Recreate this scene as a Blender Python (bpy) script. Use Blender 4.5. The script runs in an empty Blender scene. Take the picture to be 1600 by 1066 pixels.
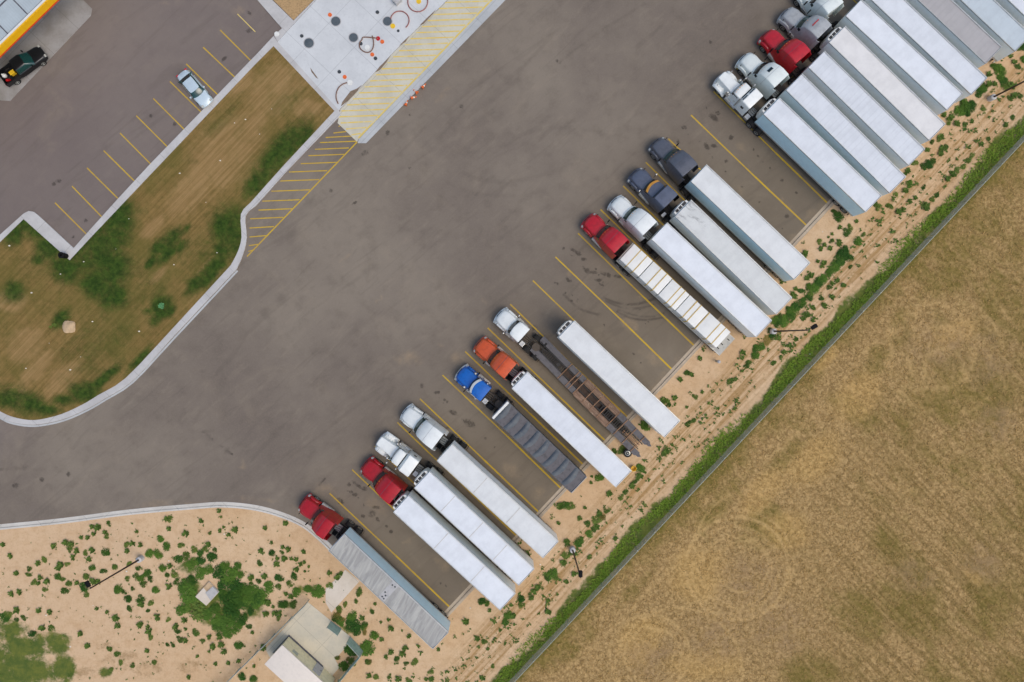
import bpy, bmesh, math, random
import numpy as np
from mathutils import Vector, Matrix
from mathutils.geometry import delaunay_2d_cdt

# ------------------------------------------------------------------ scene, camera, sky, sun, exposure
S = bpy.context.scene
COL = S.collection
H = 81.7                 # height of the camera above the ground
F = 1600 * 24 / 36       # focal length in photo pixels
cam = bpy.data.cameras.new("camera")
cam.lens = 24
cam.sensor_width = 36
cam.clip_start = 0.5
cam.clip_end = 3000
cam_ob = bpy.data.objects.new("camera", cam)
cam_ob.location = (0, 0, H)
COL.objects.link(cam_ob)
S.camera = cam_ob

SUN_EL = math.radians(58)
SUN_AZ = math.radians(-32)      # direction towards the sun, measured from +X
world = bpy.data.worlds.new("World")
S.world = world
world.use_nodes = True
wn = world.node_tree
sky = wn.nodes.new("ShaderNodeTexSky")
sky.sky_type = 'NISHITA'
sky.sun_disc = False
sky.sun_elevation = SUN_EL
sky.sun_rotation = math.pi / 2 - SUN_AZ
sky.air_density = 1.0
sky.dust_density = 3.0
sky.ozone_density = 1.0
bg = wn.nodes["Background"]
wn.links.new(sky.outputs[0], bg.inputs[0])
bg.inputs[1].default_value = 0.15
sl = bpy.data.lights.new("sun", 'SUN')
sl.energy = 0.6
sl.angle = math.radians(35)
sl.color = (1.0, 0.93, 0.84)
sun_ob = bpy.data.objects.new("sun", sl)
sd = Vector((math.cos(SUN_AZ) * math.cos(SUN_EL), math.sin(SUN_AZ) * math.cos(SUN_EL), math.sin(SUN_EL)))
sun_ob.rotation_euler = sd.to_track_quat('Z', 'Y').to_euler()
sun_ob.location = (0, 0, 120)
COL.objects.link(sun_ob)
S.view_settings.view_transform = 'Standard'
S.view_settings.look = 'None'
S.view_settings.exposure = 0.35
S.view_settings.gamma = 1.0
try:
    S.cycles.max_bounces = 6
except Exception:
    pass

R = random.Random(7)
RNG = np.random.default_rng(5)


def P(px, py, z=0.0):
    k = (H - z) / F
    return Vector(((px - 800) * k, (533 - py) * k, z))


# ------------------------------------------------------------------ materials
def lin(c):
    return tuple(((v / 255) / 12.92 if v / 255 <= 0.04045 else ((v / 255 + 0.055) / 1.055) ** 2.4) for v in c)


E_LEVEL = (1.015, 1.043, 1.195)     # light level on level ground at this exposure


def sc(*c):
    """surface colour from a colour read in the photograph"""
    return tuple(min(0.88, v / e) for v, e in zip(lin(c), E_LEVEL)) + (1,)


class NT:
    def __init__(self, name):
        self.m = bpy.data.materials.new(name)
        self.m.use_nodes = True
        self.t = self.m.node_tree
        self.b = self.t.nodes["Principled BSDF"]

    def set(self, sock, v):
        if hasattr(v, 'is_linked') or isinstance(v, bpy.types.NodeSocket):
            self.t.links.new(v, sock)
        else:
            sock.default_value = v

    def noise(self, scale, detail=4, rough=0.55, vec=None, dist=0.0):
        n = self.t.nodes.new("ShaderNodeTexNoise")
        n.inputs["Scale"].default_value = scale
        n.inputs["Detail"].default_value = detail
        n.inputs["Roughness"].default_value = rough
        n.inputs["Distortion"].default_value = dist
        self.t.links.new(vec or self.pos(), n.inputs["Vector"])
        return n.outputs["Fac"]

    def pos(self):
        if not hasattr(self, '_p'):
            self._p = self.t.nodes.new("ShaderNodeNewGeometry").outputs["Position"]
        return self._p

    def obj(self):
        if not hasattr(self, '_o'):
            self._o = self.t.nodes.new("ShaderNodeTexCoord").outputs["Object"]
        return self._o

    def mapv(self, vec, scale=(1, 1, 1), rot=(0, 0, 0)):
        n = self.t.nodes.new("ShaderNodeMapping")
        n.vector_type = 'TEXTURE'          # local x runs along the rotated direction
        n.inputs["Scale"].default_value = tuple(1 / v for v in scale)
        n.inputs["Rotation"].default_value = rot
        self.t.links.new(vec, n.inputs["Vector"])
        return n.outputs[0]

    def attr(self, name):
        n = self.t.nodes.new("ShaderNodeAttribute")
        n.attribute_name = name
        return n.outputs["Fac"]

    def rnd(self):
        return self.t.nodes.new("ShaderNodeObjectInfo").outputs["Random"]

    def math(self, op, a, b=0.0, clamp=False):
        n = self.t.nodes.new("ShaderNodeMath")
        n.operation = op
        n.use_clamp = clamp
        self.set(n.inputs[0], a)
        self.set(n.inputs[1], b)
        return n.outputs[0]

    def ss(self, v, lo, hi):
        n = self.t.nodes.new("ShaderNodeMapRange")
        n.interpolation_type = 'SMOOTHSTEP'
        self.set(n.inputs[0], v)
        n.inputs[1].default_value = lo
        n.inputs[2].default_value = hi
        return n.outputs[0]

    def mix(self, f, a, b, mode='MIX'):
        n = self.t.nodes.new("ShaderNodeMix")
        n.data_type = 'RGBA'
        n.blend_type = mode
        self.set(n.inputs[0], f)
        self.set(n.inputs[6], a)
        self.set(n.inputs[7], b)
        return n.outputs[2]

    def bump(self, h, strength=0.3, dist=0.05):
        n = self.t.nodes.new("ShaderNodeBump")
        n.inputs["Strength"].default_value = strength
        n.inputs["Distance"].default_value = dist
        self.t.links.new(h, n.inputs["Height"])
        self.t.links.new(n.outputs[0], self.b.inputs["Normal"])

    def out(self, col, rough=0.8, metal=0.0, coat=0.0, spec=0.5):
        self.set(self.b.inputs["Base Color"], col)
        self.set(self.b.inputs["Roughness"], rough)
        self.b.inputs["Metallic"].default_value = metal
        self.b.inputs["Coat Weight"].default_value = coat
        self.b.inputs["Specular IOR Level"].default_value = spec
        return self.m


MATS = {}


def flat(name, rgb, rough=0.6, metal=0.0, coat=0.0, var=0.12, nscale=2.5, spec=0.5):
    """plain material with slight procedural dirt so that it is never a dead flat colour"""
    if name in MATS:
        return MATS[name]
    n = NT(name)
    c = sc(*rgb)
    d = tuple(v * (1 - var * 2) for v in c[:3]) + (1,)
    f = n.ss(n.noise(nscale, 5, 0.6, n.obj()), 0.42, 0.75)
    MATS[name] = n.out(n.mix(f, c, d), rough, metal, coat, spec)
    return MATS[name]


def paint(name, rgb):
    return flat(name, rgb, 0.38, 0.0, 0.3, 0.12, 2.2)


def m_asphalt():
    n = NT("asphalt")
    big = n.noise(0.045, 5, 0.6)
    mid = n.noise(0.5, 5, 0.65)
    fine = n.noise(5.0, 4, 0.7)
    c = n.mix(n.ss(big, 0.33, 0.67), sc(111, 102, 97), sc(131, 122, 114))
    c = n.mix(n.math('MULTIPLY', n.ss(mid, 0.45, 0.75), 0.35), c, sc(92, 84, 78))
    c = n.mix(n.math('MULTIPLY', n.ss(n.noise(0.9, 6, 0.7, n.mapv(n.pos(), (0.28, 1, 1), (0, 0, math.radians(42)))), 0.5, 0.75), 0.32), c, sc(146, 135, 124))
    c = n.mix(n.math('MULTIPLY', n.ss(fine, 0.4, 0.7), 0.16), c, sc(146, 136, 128))
    c = n.mix(n.math('MULTIPLY', n.attr("cool"), 0.55), c, sc(116, 106, 109))
    c = n.mix(n.math('MULTIPLY', n.attr("warm"), 0.6), c, sc(116, 106, 92))
    arcn = n.noise(1.0, 4, 0.6, n.mapv(n.pos(), (0.05, 0.45, 1), (0, 0, math.radians(40))), 2.5)
    c = n.mix(n.math('MULTIPLY', n.ss(arcn, 0.54, 0.66), 0.16), c, sc(84, 77, 73))
    c = n.mix(n.math('MULTIPLY', n.ss(n.noise(0.16, 6, 0.72, None, 0.8), 0.5, 0.75), 0.22), c, sc(152, 140, 126))
    c = n.mix(n.math('MULTIPLY', n.attr("tyre"), n.math('MULTIPLY', n.ss(n.noise(0.7, 4, 0.7), 0.3, 0.6), 0.55)), c, sc(66, 60, 56))
    dust = n.ss(n.math('ADD', n.attr("dust"), n.math('MULTIPLY', n.math('SUBTRACT', n.noise(0.7, 5, 0.7), 0.5), 0.9)), 0.3, 1.0)
    c = n.mix(n.math('MULTIPLY', dust, 0.75), c, sc(168, 146, 120))
    st = n.ss(n.math('ADD', n.attr("stain"), n.math('MULTIPLY', n.math('SUBTRACT', n.noise(1.5, 7, 0.75, None, 1.2), 0.5), 2.2)), 0.3, 0.95)
    st = n.math('MULTIPLY', st, n.ss(n.attr("stain"), 0.03, 0.3))
    c = n.mix(n.math('MULTIPLY', st, 0.7), c, sc(54, 49, 45))
    n.bump(fine, 0.25, 0.03)
    return n.out(c, 0.9, spec=0.25)


def m_concrete(name, rgb, rgb2):
    n = NT(name)
    c = n.mix(n.ss(n.noise(0.35, 5, 0.6), 0.35, 0.7), sc(*rgb), sc(*rgb2))
    c = n.mix(n.math('MULTIPLY', n.ss(n.noise(3.5, 5, 0.7), 0.45, 0.8), 0.25), c, sc(*[v * 0.78 for v in rgb2]))
    w = n.t.nodes.new("ShaderNodeTexBrick")
    w.inputs["Color1"].default_value = (0, 0, 0, 1)
    w.inputs["Color2"].default_value = (0, 0, 0, 1)
    w.inputs["Mortar"].default_value = (1, 1, 1, 1)
    w.inputs["Scale"].default_value = 1.0
    w.inputs["Mortar Size"].default_value = 0.022
    w.inputs["Brick Width"].default_value = 4.2
    w.inputs["Row Height"].default_value = 4.2
    w.offset = 0
    n.t.links.new(n.mapv(n.pos(), (1, 1, 1), (0, 0, math.radians(46.7))), w.inputs["Vector"])
    c = n.mix(n.math('MULTIPLY', w.outputs[0], 0.45), c, sc(*[v * 0.6 for v in rgb2]))
    return n.out(c, 0.85, spec=0.3)


def m_lawn():
    n = NT("lawn")
    streak = n.noise(1.0, 6, 0.7, n.mapv(n.pos(), (0.12, 3.4, 1), (0, 0, math.radians(46))))
    clump = n.noise(1.6, 6, 0.75)
    big = n.noise(0.1, 4, 0.6)
    c = n.mix(n.ss(streak, 0.3, 0.7), sc(114, 94, 56), sc(144, 119, 77))
    c = n.mix(n.math('MULTIPLY', n.ss(clump, 0.42, 0.7), 0.55), c, sc(88, 82, 42))
    c = n.mix(n.math('MULTIPLY', n.ss(big, 0.4, 0.62), 0.6), c, sc(96, 92, 46))
    c = n.mix(n.math('MULTIPLY', n.ss(n.noise(4.5, 4, 0.7), 0.6, 0.8), 0.4), c, sc(172, 146, 100))
    bare = n.ss(n.math('ADD', n.attr("bare"), n.math('MULTIPLY', n.math('SUBTRACT', n.noise(0.6, 5, 0.7), 0.5), 0.9)), 0.35, 0.9)
    c = n.mix(n.math('MULTIPLY', bare, 0.8), c, n.mix(n.ss(streak, .35, .65), sc(138, 112, 74), sc(160, 132, 94)))
    g = n.ss(n.math('ADD', n.attr("green"), n.math('MULTIPLY', n.math('SUBTRACT', n.noise(0.35, 8, 0.8, None, 0.5), 0.5), 1.8)), 0.05, 1.15)
    gc = n.mix(n.ss(n.noise(1.8, 5, 0.7), 0.35, 0.7), sc(30, 58, 20), sc(60, 86, 32))
    c = n.mix(n.math('MULTIPLY', g, 0.94), c, gc)
    n.bump(n.noise(6, 4, 0.7), 0.6, 0.08)
    return n.out(c, 0.95, spec=0.1)


def m_dirt():
    n = NT("sandy_dirt")
    big = n.noise(0.09, 5, 0.6)
    mid = n.noise(0.9, 6, 0.7)
    fine = n.noise(5, 4, 0.7)
    c = n.mix(n.ss(big, 0.3, 0.7), sc(200, 168, 134), sc(212, 185, 156))
    c = n.mix(n.math('MULTIPLY', n.attr("pink"), 0.8), c, sc(206, 178, 150))
    c = n.mix(n.math('MULTIPLY', n.ss(mid, 0.42, 0.72), 0.5), c, sc(182, 148, 112))
    c = n.mix(n.math('MULTIPLY', n.ss(fine, 0.5, 0.72), 0.38), c, sc(164, 130, 94))
    streak = n.noise(1.0, 6, 0.7, n.mapv(n.pos(), (0.10, 1.9, 1), (0, 0, math.radians(46.7))))
    rows = n.math('MULTIPLY', n.attr("rows"), n.ss(streak, 0.42, 0.62))
    c = n.mix(n.math('MULTIPLY', rows, 0.75), c, sc(146, 112, 60))
    rw2 = n.math('MULTIPLY', n.attr("rows"), n.ss(n.noise(2.4, 5, 0.75), 0.5, 0.68))
    c = n.mix(n.math('MULTIPLY', rw2, 0.6), c, sc(118, 98, 48))
    st = n.ss(n.math('ADD', n.attr("straw"), n.math('MULTIPLY', n.math('SUBTRACT', n.noise(1.0, 6, 0.75), 0.5), 1.2)), 0.4, 0.8)
    c = n.mix(n.math('MULTIPLY', st, 0.65), c, sc(126, 100, 58))
    g = n.ss(n.math('ADD', n.attr("green"), n.math('MULTIPLY', n.math('SUBTRACT', n.noise(0.5, 7, 0.77), 0.5), 2.0)), 0.4, 0.9)
    gc = n.mix(n.ss(n.noise(0.9, 6, 0.75), 0.35, 0.68), sc(52, 84, 18), sc(96, 108, 40))
    c = n.mix(n.math('MULTIPLY', g, 0.93), c, gc)
    n.bump(n.noise(3.5, 5, 0.7), 0.5, 0.08)
    return n.out(c, 0.95, spec=0.15)


def m_field():
    n = NT("dry_field")
    tuft = n.noise(2.0, 7, 0.78, None, 0.5)
    tuft2 = n.noise(3.4, 5, 0.75, None, 0.4)
    big = n.noise(0.06, 6, 0.65)
    c = n.mix(n.ss(tuft, 0.36, 0.64), sc(128, 104, 68), sc(184, 154, 110))
    c = n.mix(n.math('MULTIPLY', n.ss(tuft2, 0.5, 0.64), 0.6), c, sc(104, 86, 52))
    c = n.mix(n.math('MULTIPLY', n.ss(n.noise(5.0, 3, 0.7), 0.52, 0.68), 0.5), c, sc(206, 178, 128))
    ol = n.ss(n.math('ADD', n.math('ADD', n.attr("olive"), n.math('MULTIPLY', n.math('SUBTRACT', n.noise(0.3, 8, 0.78, n.mapv(n.pos(), (0.55, 1.2, 1), (0, 0, math.radians(-46))), 0.6), 0.5), 2.3)),
                     n.math('MULTIPLY', n.math('SUBTRACT', big, 0.5), 1.6)), 0.15, 0.95)
    oc = n.mix(n.ss(tuft, 0.35, 0.65), sc(98, 90, 42), sc(138, 119, 70))
    c = n.mix(n.math('MULTIPLY', ol, 0.92), c, oc)
    c = n.mix(n.math('MULTIPLY', n.ss(n.math('ADD', n.attr("light"), n.math('MULTIPLY', n.math('SUBTRACT', n.noise(0.3, 7, 0.75), 0.5), 1.2)), 0.2, 1.0), 0.6), c, n.mix(n.ss(tuft, 0.36, 0.64), sc(158, 128, 80), sc(200, 166, 110)))
    stripe = n.noise(1.0, 5, 0.6, n.mapv(n.pos(), (0.06, 1.9, 1), (0, 0, math.radians(-46))))
    c = n.mix(n.math('MULTIPLY', n.math('MULTIPLY', n.attr("stripe"), n.ss(stripe, 0.48, 0.60)), 0.4), c, sc(98, 82, 42))
    c = n.mix(n.math('MULTIPLY', n.math('MULTIPLY', n.attr("grey"), n.ss(n.noise(0.5, 6, 0.7), 0.35, 0.65)), 0.7), c, sc(146, 122, 98))
    tr = n.math('MULTIPLY', n.attr("track"), n.ss(n.noise(0.35, 7, 0.75), 0.3, 0.58))
    c = n.mix(n.math('MULTIPLY', tr, 0.55), c, sc(204, 172, 122))
    gg = n.ss(n.math('ADD', n.attr("green"), n.math('MULTIPLY', n.math('SUBTRACT', n.noise(0.7, 6, 0.75), 0.5), 1.0)), 0.35, 0.8)
    c = n.mix(n.math('MULTIPLY', gg, 0.8), c, sc(96, 92, 40))
    n.bump(tuft2, 0.6, 0.1)
    return n.out(c, 0.95, spec=0.1)


def m_yellow():
    n = NT("yellow_line_paint")
    w = n.ss(n.noise(2.2, 7, 0.78), 0.52, 0.68)
    c = n.mix(n.ss(n.noise(0.4, 4, 0.6), 0.35, 0.65), sc(200, 168, 52), sc(186, 154, 66))
    c = n.mix(n.math('MULTIPLY', w, 0.75), c, sc(142, 126, 96))
    return n.out(c, 0.8, spec=0.2)


def m_faded():
    n = NT("faded_yellow_paint")
    w = n.ss(n.noise(1.2, 6, 0.75), 0.45, 0.7)
    c = n.mix(w, sc(214, 190, 108), sc(204, 198, 172))
    return n.out(c, 0.8, spec=0.2)


def m_roof(name, rgb, rib=0.5, dirt=0.25, pitch=0.61, smudge=None):
    """trailer roof: cross ribs every 0.6 m, dirt streaks"""
    n = NT(name)
    c = n.mix(n.ss(n.noise(0.8, 5, 0.65, n.obj()), 0.35, 0.7), sc(*rgb), sc(*[v * 0.95 for v in rgb]))
    sx = n.t.nodes.new("ShaderNodeSeparateXYZ")
    n.t.links.new(n.obj(), sx.inputs[0])
    fr = n.math('FRACT', n.math('DIVIDE', sx.outputs[0], pitch))
    line = n.math('LESS_THAN', n.math('ABSOLUTE', n.math('SUBTRACT', fr, 0.5)), 0.12)
    c = n.mix(n.math('MULTIPLY', n.math('MULTIPLY', line, rib), n.ss(n.noise(0.5, 4, 0.6, n.obj()), 0.3, 0.65)), c, sc(*[v * 0.88 for v in rgb]))
    dd = n.ss(n.noise(1.3, 6, 0.75, n.mapv(n.obj(), (0.5, 1.6, 1))), 0.55, 0.85)
    c = n.mix(n.math('MULTIPLY', dd, dirt), c, sc(150, 142, 132))
    if smudge:
        # soot blown back from the truck's exhaust over the first metres of the roof
        m = n.math('MULTIPLY', n.ss(sx.outputs[0], smudge - 4.5, smudge - 1.2), n.ss(n.noise(1.3, 6, 0.75, n.mapv(n.obj(), (0.6, 1.5, 1), (0, 0, 0.3)), 0.6), 0.50, 0.66))
        c = n.mix(n.math('MULTIPLY', m, 0.65), c, sc(112, 114, 120))
    return n.out(c, 0.5, coat=0.1)


def m_leaf(name, a, b):
    n = NT(name)
    f = n.noise(3.0, 3, 0.6)
    f2 = n.math('ADD', n.math('MULTIPLY', f, 0.6), n.math('MULTIPLY', n.rnd(), 0.55))
    c = n.mix(n.ss(f2, 0.3, 0.9), sc(*a), sc(*b))
    return n.out(c, 0.75, spec=0.25)


def m_tarp():
    n = NT("grey_tarp")
    c = n.mix(n.ss(n.noise(0.7, 5, 0.65, n.obj()), 0.35, 0.7), sc(74, 82, 94), sc(96, 102, 110))
    c = n.mix(n.math('MULTIPLY', n.ss(n.noise(2.5, 6, 0.75, n.obj()), 0.55, 0.8), 0.5), c, sc(142, 138, 128))
    return n.out(c, 0.7)


def m_wavy_roof():
    n = NT("wrinkled_grey_roof")
    wv = n.noise(1.0, 4, 0.6, n.mapv(n.obj(), (2.2, 0.35, 1), (0, 0, 0.25)), 0.8)
    c = n.mix(n.ss(wv, 0.35, 0.68), sc(150, 150, 152), sc(178, 178, 178))
    c = n.mix(n.math('MULTIPLY', n.ss(n.noise(2.0, 5, 0.7, n.obj()), 0.55, 0.8), 0.3), c, sc(120, 114, 108))
    n.bump(wv, 0.5, 0.12)
    return n.out(c, 0.6)


def m_rust_deck():
    n = NT("worn_wood_deck")
    v = n.mapv(n.obj(), (0.6, 7, 1))
    c = n.mix(n.ss(n.noise(1.4, 5, 0.7, v), 0.35, 0.68), sc(104, 82, 70), sc(146, 120, 104))
    c = n.mix(n.math('MULTIPLY', n.ss(n.noise(1.6, 5, 0.75, n.obj()), 0.56, 0.7), 0.7), c, sc(196, 178, 160))
    return n.out(c, 0.85)


M = dict(
    asphalt=m_asphalt(), lawn=m_lawn(), dirt=m_dirt(), field=m_field(),
    tank_conc=m_concrete("pale_concrete", (203, 207, 216), (193, 197, 206)),
    hatch_conc=m_concrete("tan_concrete", (200, 197, 188), (186, 182, 172)),
    strip_conc=m_concrete("grey_concrete", (184, 188, 196), (170, 174, 182)),
    kerb=m_concrete("kerb_concrete", (192, 192, 198), (178, 177, 182)),
    kerb_white=m_concrete("pale_kerb_concrete", (206, 204, 204), (190, 187, 186)),
    kerb_tan=m_concrete("dusty_kerb_concrete", (190, 176, 160), (166, 152, 138)),
    pad_conc=m_concrete("dusty_concrete", (205, 197, 182), (192, 187, 176)),
    fuel_conc=m_concrete("stained_concrete", (160, 158, 162), (140, 136, 136)),
    path_conc=m_concrete("white_concrete", (214, 204, 196), (204, 192, 180)),
    gravel=flat("tan_gravel", (178, 148, 110), 0.95, var=0.2, nscale=6),
    yellow=m_yellow(), faded=m_faded(),
    roof_white=m_roof("white_trailer_roof", (216, 222, 236), 0.12, 0.15),
    roof_clean=m_roof("clean_white_trailer_roof", (222, 228, 242), 0.06, 0.08),
    roof_worn=m_roof("worn_white_trailer_roof", (217, 221, 229), 0.1, 0.3),
    roof_ribbed=m_roof("ribbed_white_trailer_roof", (213, 219, 233), 0.35, 0.15),
    roof_smudged=m_roof("sooty_white_trailer_roof", (208, 212, 218), 0.1, 0.35, 0.61, 15.8),
    roof_cream=m_roof("cream_trailer_roof", (222, 222, 228), 0.06, 0.14),
    roof_silver=m_roof("silver_trailer_roof", (172, 170, 176), 0.3, 0.25),
    roof_bluish=m_roof("bluish_trailer_roof", (190, 202, 216), 0.2, 0.2),
    roof_grey=m_wavy_roof(),
    side_white=flat("white_trailer_side", (238, 246, 255), 0.4, var=0.04),
    side_blue=flat("pale_blue_trailer_side", (206, 236, 255), 0.4, var=0.04),
    rail=flat("aluminium_rail", (190, 194, 200), 0.4, 0.5),
    tyre=flat("tyre_rubber", (30, 29, 28), 0.9),
    rim=flat("wheel_rim", (176, 178, 180), 0.35, 0.7),
    steel=flat("dark_steel", (46, 44, 43), 0.6, 0.2),
    chrome=flat("polished_metal", (205, 206, 210), 0.25, 0.6),
    black=flat("black_plastic", (14, 14, 15), 0.75, spec=0.2),
    glass=flat("dark_glass", (24, 40, 44), 0.08, coat=0.6),
    glass_teal=flat("green_tinted_glass", (16, 62, 62), 0.08, coat=0.6),
    lamp_glass=flat("lamp_glass", (186, 188, 188), 0.25, coat=0.5),
    red_lens=flat("red_lens", (190, 24, 30), 0.25, coat=0.5),
    amber=flat("amber_lens", (226, 160, 60), 0.3),
    grille=flat("dark_grille", (40, 42, 46), 0.5),
    grease=flat("greasy_steel", (72, 62, 50), 0.6),
    galv=flat("galvanised_steel", (168, 176, 172), 0.5, 0.2),
    wire=flat("galvanised_wire", (150, 158, 156), 0.5),
    bronze=flat("dark_bronze_paint", (52, 40, 34), 0.5),
    tarp=m_tarp(), wood=m_rust_deck(),
    deck=flat("grey_steel_deck", (98, 96, 102), 0.7, 0.1, var=0.2),
    rust=flat("rusty_steel", (150, 116, 92), 0.8, var=0.2),
    strap=flat("tan_strap", (196, 168, 98), 0.7),
    load=flat("white_wrap", (226, 228, 232), 0.45, var=0.04, nscale=1.2),
    silver_deck=flat("pale_metal_deck", (176, 176, 176), 0.6, var=0.15),
    orange=flat("orange_plastic", (226, 108, 48), 0.5),
    bright_yellow=flat("bright_yellow_plastic", (232, 190, 40), 0.5),
    white=flat("white_enamel", (222, 224, 228), 0.4, var=0.06),
    manhole=flat("manhole_iron", (84, 94, 104), 0.6, 0.1),
    cap_dark=flat("small_lid_iron", (58, 64, 70), 0.6),
    hose=flat("brown_hose", (120, 88, 74), 0.6),
    hose_red=flat("reddish_hose", (152, 96, 92), 0.6),
    fascia=flat("yellow_fascia", (236, 180, 10), 0.4, var=0.04),
    fascia_red=flat("red_fascia_edge", (220, 70, 30), 0.4, var=0.05),
    canopy_roof=m_roof("canopy_roof_metal", (178, 190, 202), 0.5, 0.3, 0.3),
    seam=flat("dark_seam", (84, 84, 96), 0.7),
    shed_roof=flat("pinkish_white_roof", (226, 217, 212), 0.6, var=0.04),
    shed_wall=flat("beige_wall", (228, 220, 190), 0.7, var=0.1),
    teal=flat("grey_green_panel", (160, 186, 178), 0.6, var=0.15),
    box_grey=flat("grey_box_lid", (178, 178, 184), 0.6),
    stone=flat("pale_stone", (196, 170, 140), 0.9, var=0.12),
    leaf=m_leaf("weed_leaf", (62, 92, 32), (110, 130, 58)),
    leaf_dark=m_leaf("bush_leaf", (48, 88, 28), (92, 126, 46)),
    leaf_olive=m_leaf("olive_leaf", (104, 100, 46), (146, 130, 70)),
    leaf_pale=m_leaf("pale_leaf", (70, 130, 84), (110, 168, 120)),
    blade=m_leaf("grass_blade", (74, 118, 26), (126, 152, 52)),
    blade_dry=m_leaf("dry_grass_blade", (150, 120, 72), (190, 158, 104)),
    litter=flat("pale_litter", (226, 222, 214), 0.7),
)


# ------------------------------------------------------------------ mesh helpers
class MB:
    def __init__(self):
        self.v = []
        self.f = []

    def add(self, vs, fs):
        o = len(self.v)
        self.v += [tuple(p) for p in vs]
        self.f += [tuple(i + o for i in f) for f in fs]
        return self

    def box(self, x0, x1, y0, y1, z0, z1):
        vs = [(x, y, z) for z in (z0, z1) for y in (y0, y1) for x in (x0, x1)]
        return self.add(vs, [(0, 2, 3, 1), (4, 5, 7, 6), (0, 1, 5, 4), (2, 6, 7, 3), (0, 4, 6, 2), (1, 3, 7, 5)])

    def loft(self, rings, cap=True, closed=True):
        n = len(rings[0])
        vs = [p for r in rings for p in r]
        fs = []
        for i in range(len(rings) - 1):
            for j in range(n if closed else n - 1):
                a, b = i * n + j, i * n + (j + 1) % n
                fs.append((a, b, b + n, a + n))
        if cap:
            fs.append(tuple(range(n - 1, -1, -1)))
            fs.append(tuple((len(rings) - 1) * n + j for j in range(n)))
        return self.add(vs, fs)

    def cyl(self, p0, p1, r0, r1=None, n=12):
        r1 = r0 if r1 is None else r1
        p0, p1 = Vector(p0), Vector(p1)
        d = (p1 - p0).normalized()
        u = d.orthogonal().normalized()
        w = d.cross(u)
        rg = []
        for p, r in ((p0, r0), (p1, r1)):
            rg.append([p + u * (r * math.cos(2 * math.pi * k / n)) + w * (r * math.sin(2 * math.pi * k / n)) for k in range(n)])
        return self.loft(rg)

    def tube(self, pts, r, n=6):
        pts = [Vector(p) for p in pts]
        rg = []
        for i, p in enumerate(pts):
            d = (pts[min(i + 1, len(pts) - 1)] - pts[max(i - 1, 0)]).normalized()
            u = d.cross(Vector((0, 0, 1)))
            u = u.normalized() if u.length > 1e-4 else Vector((1, 0, 0))
            w = u.cross(d)
            rg.append([p + u * (r * math.cos(2 * math.pi * k / n)) + w * (r * math.sin(2 * math.pi * k / n)) for k in range(n)])
        return self.loft(rg)

    def lathe_y(self, prof, c=(0, 0, 0), n=18):
        """prof: list of (y, r) swept round the Y axis"""
        rg = []
        for y, r in prof:
            rg.append([(c[0] + r * math.cos(2 * math.pi * k / n), c[1] + y, c[2] + r * math.sin(2 * math.pi * k / n)) for k in range(n)])
        return self.loft(rg)

    def lathe_z(self, prof, c=(0, 0, 0), n=18):
        rg = []
        for z, r in prof:
            rg.append([(c[0] + r * math.cos(2 * math.pi * k / n), c[1] + r * math.sin(2 * math.pi * k / n), c[2] + z) for k in range(n)])
        return self.loft(rg)

    def prism(self, poly, z0, z1):
        n = len(poly)
        rg = [[(p[0], p[1], z0) for p in poly], [(p[0], p[1], z1) for p in poly]]
        return self.loft(rg)

    def mesh(self, name, mat, smooth=True, bevel=0.0, ang=35):
        me = bpy.data.meshes.new(name)
        me.from_pydata(self.v, [], self.f)
        bm = bmesh.new()
        bm.from_mesh(me)
        bmesh.ops.recalc_face_normals(bm, faces=bm.faces)
        if bevel:
            es = [e for e in bm.edges if len(e.link_faces) == 2 and e.calc_face_angle(0) > 0.6]
            bmesh.ops.bevel(bm, geom=es, offset=bevel, segments=2, affect='EDGES', profile=0.6, clamp_overlap=True)
        bm.to_mesh(me)
        bm.free()
        if smooth:
            me.polygons.foreach_set("use_smooth", [True] * len(me.polygons))
            me.set_sharp_from_angle(angle=math.radians(ang))
        me.materials.append(mat)
        return me


def link(name, me, parent=None, loc=None):
    o = bpy.data.objects.new(name, me)
    COL.objects.link(o)
    if parent:
        o.parent = parent
    if loc is not None:
        o.location = loc
    return o


def part(name, mb, mat, parent=None, smooth=True, bevel=0.0, ang=35, label=None):
    o = link(name, mb.mesh(name, mat, smooth, bevel, ang), parent)
    if label:
        o["label"] = label
    return o


def tag(o, label, cat, group=None):
    o["label"] = label
    o["category"] = cat
    if group:
        o["group"] = group
    return o


def thing(name, label, cat, loc, rotz=0.0, group=None):
    o = bpy.data.objects.new(name, None)
    o.empty_display_size = 0.5
    COL.objects.link(o)
    o.location = loc
    o.rotation_euler = (0, 0, rotz)
    return tag(o, label, cat, group)


# ------------------------------------------------------------------ ground sheets with painted masks
def inside(poly, x, y):
    res = np.zeros(len(x), bool)
    n = len(poly)
    for i in range(n):
        x0, y0 = poly[i]
        x1, y1 = poly[(i + 1) % n]
        c = ((y0 > y) != (y1 > y))
        with np.errstate(divide='ignore', invalid='ignore'):
            xi = (x1 - x0) * (y - y0) / (y1 - y0 + 1e-12) + x0
        res ^= c & (x < xi)
    return res


def seg_dist(x, y, a, b):
    ax, ay = a
    dx, dy = b[0] - ax, b[1] - ay
    t = np.clip(((x - ax) * dx + (y - ay) * dy) / (dx * dx + dy * dy + 1e-9), 0, 1)
    return np.hypot(x - ax - t * dx, y - ay - t * dy)


def line_dist(x, y, pts):
    d = np.full(len(x), 1e9)
    for i in range(len(pts) - 1):
        d = np.minimum(d, seg_dist(x, y, pts[i], pts[i + 1]))
    return d


def step(e0, e1, v):
    t = np.clip((v - e0) / (e1 - e0), 0, 1)
    return t * t * (3 - 2 * t)


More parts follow.
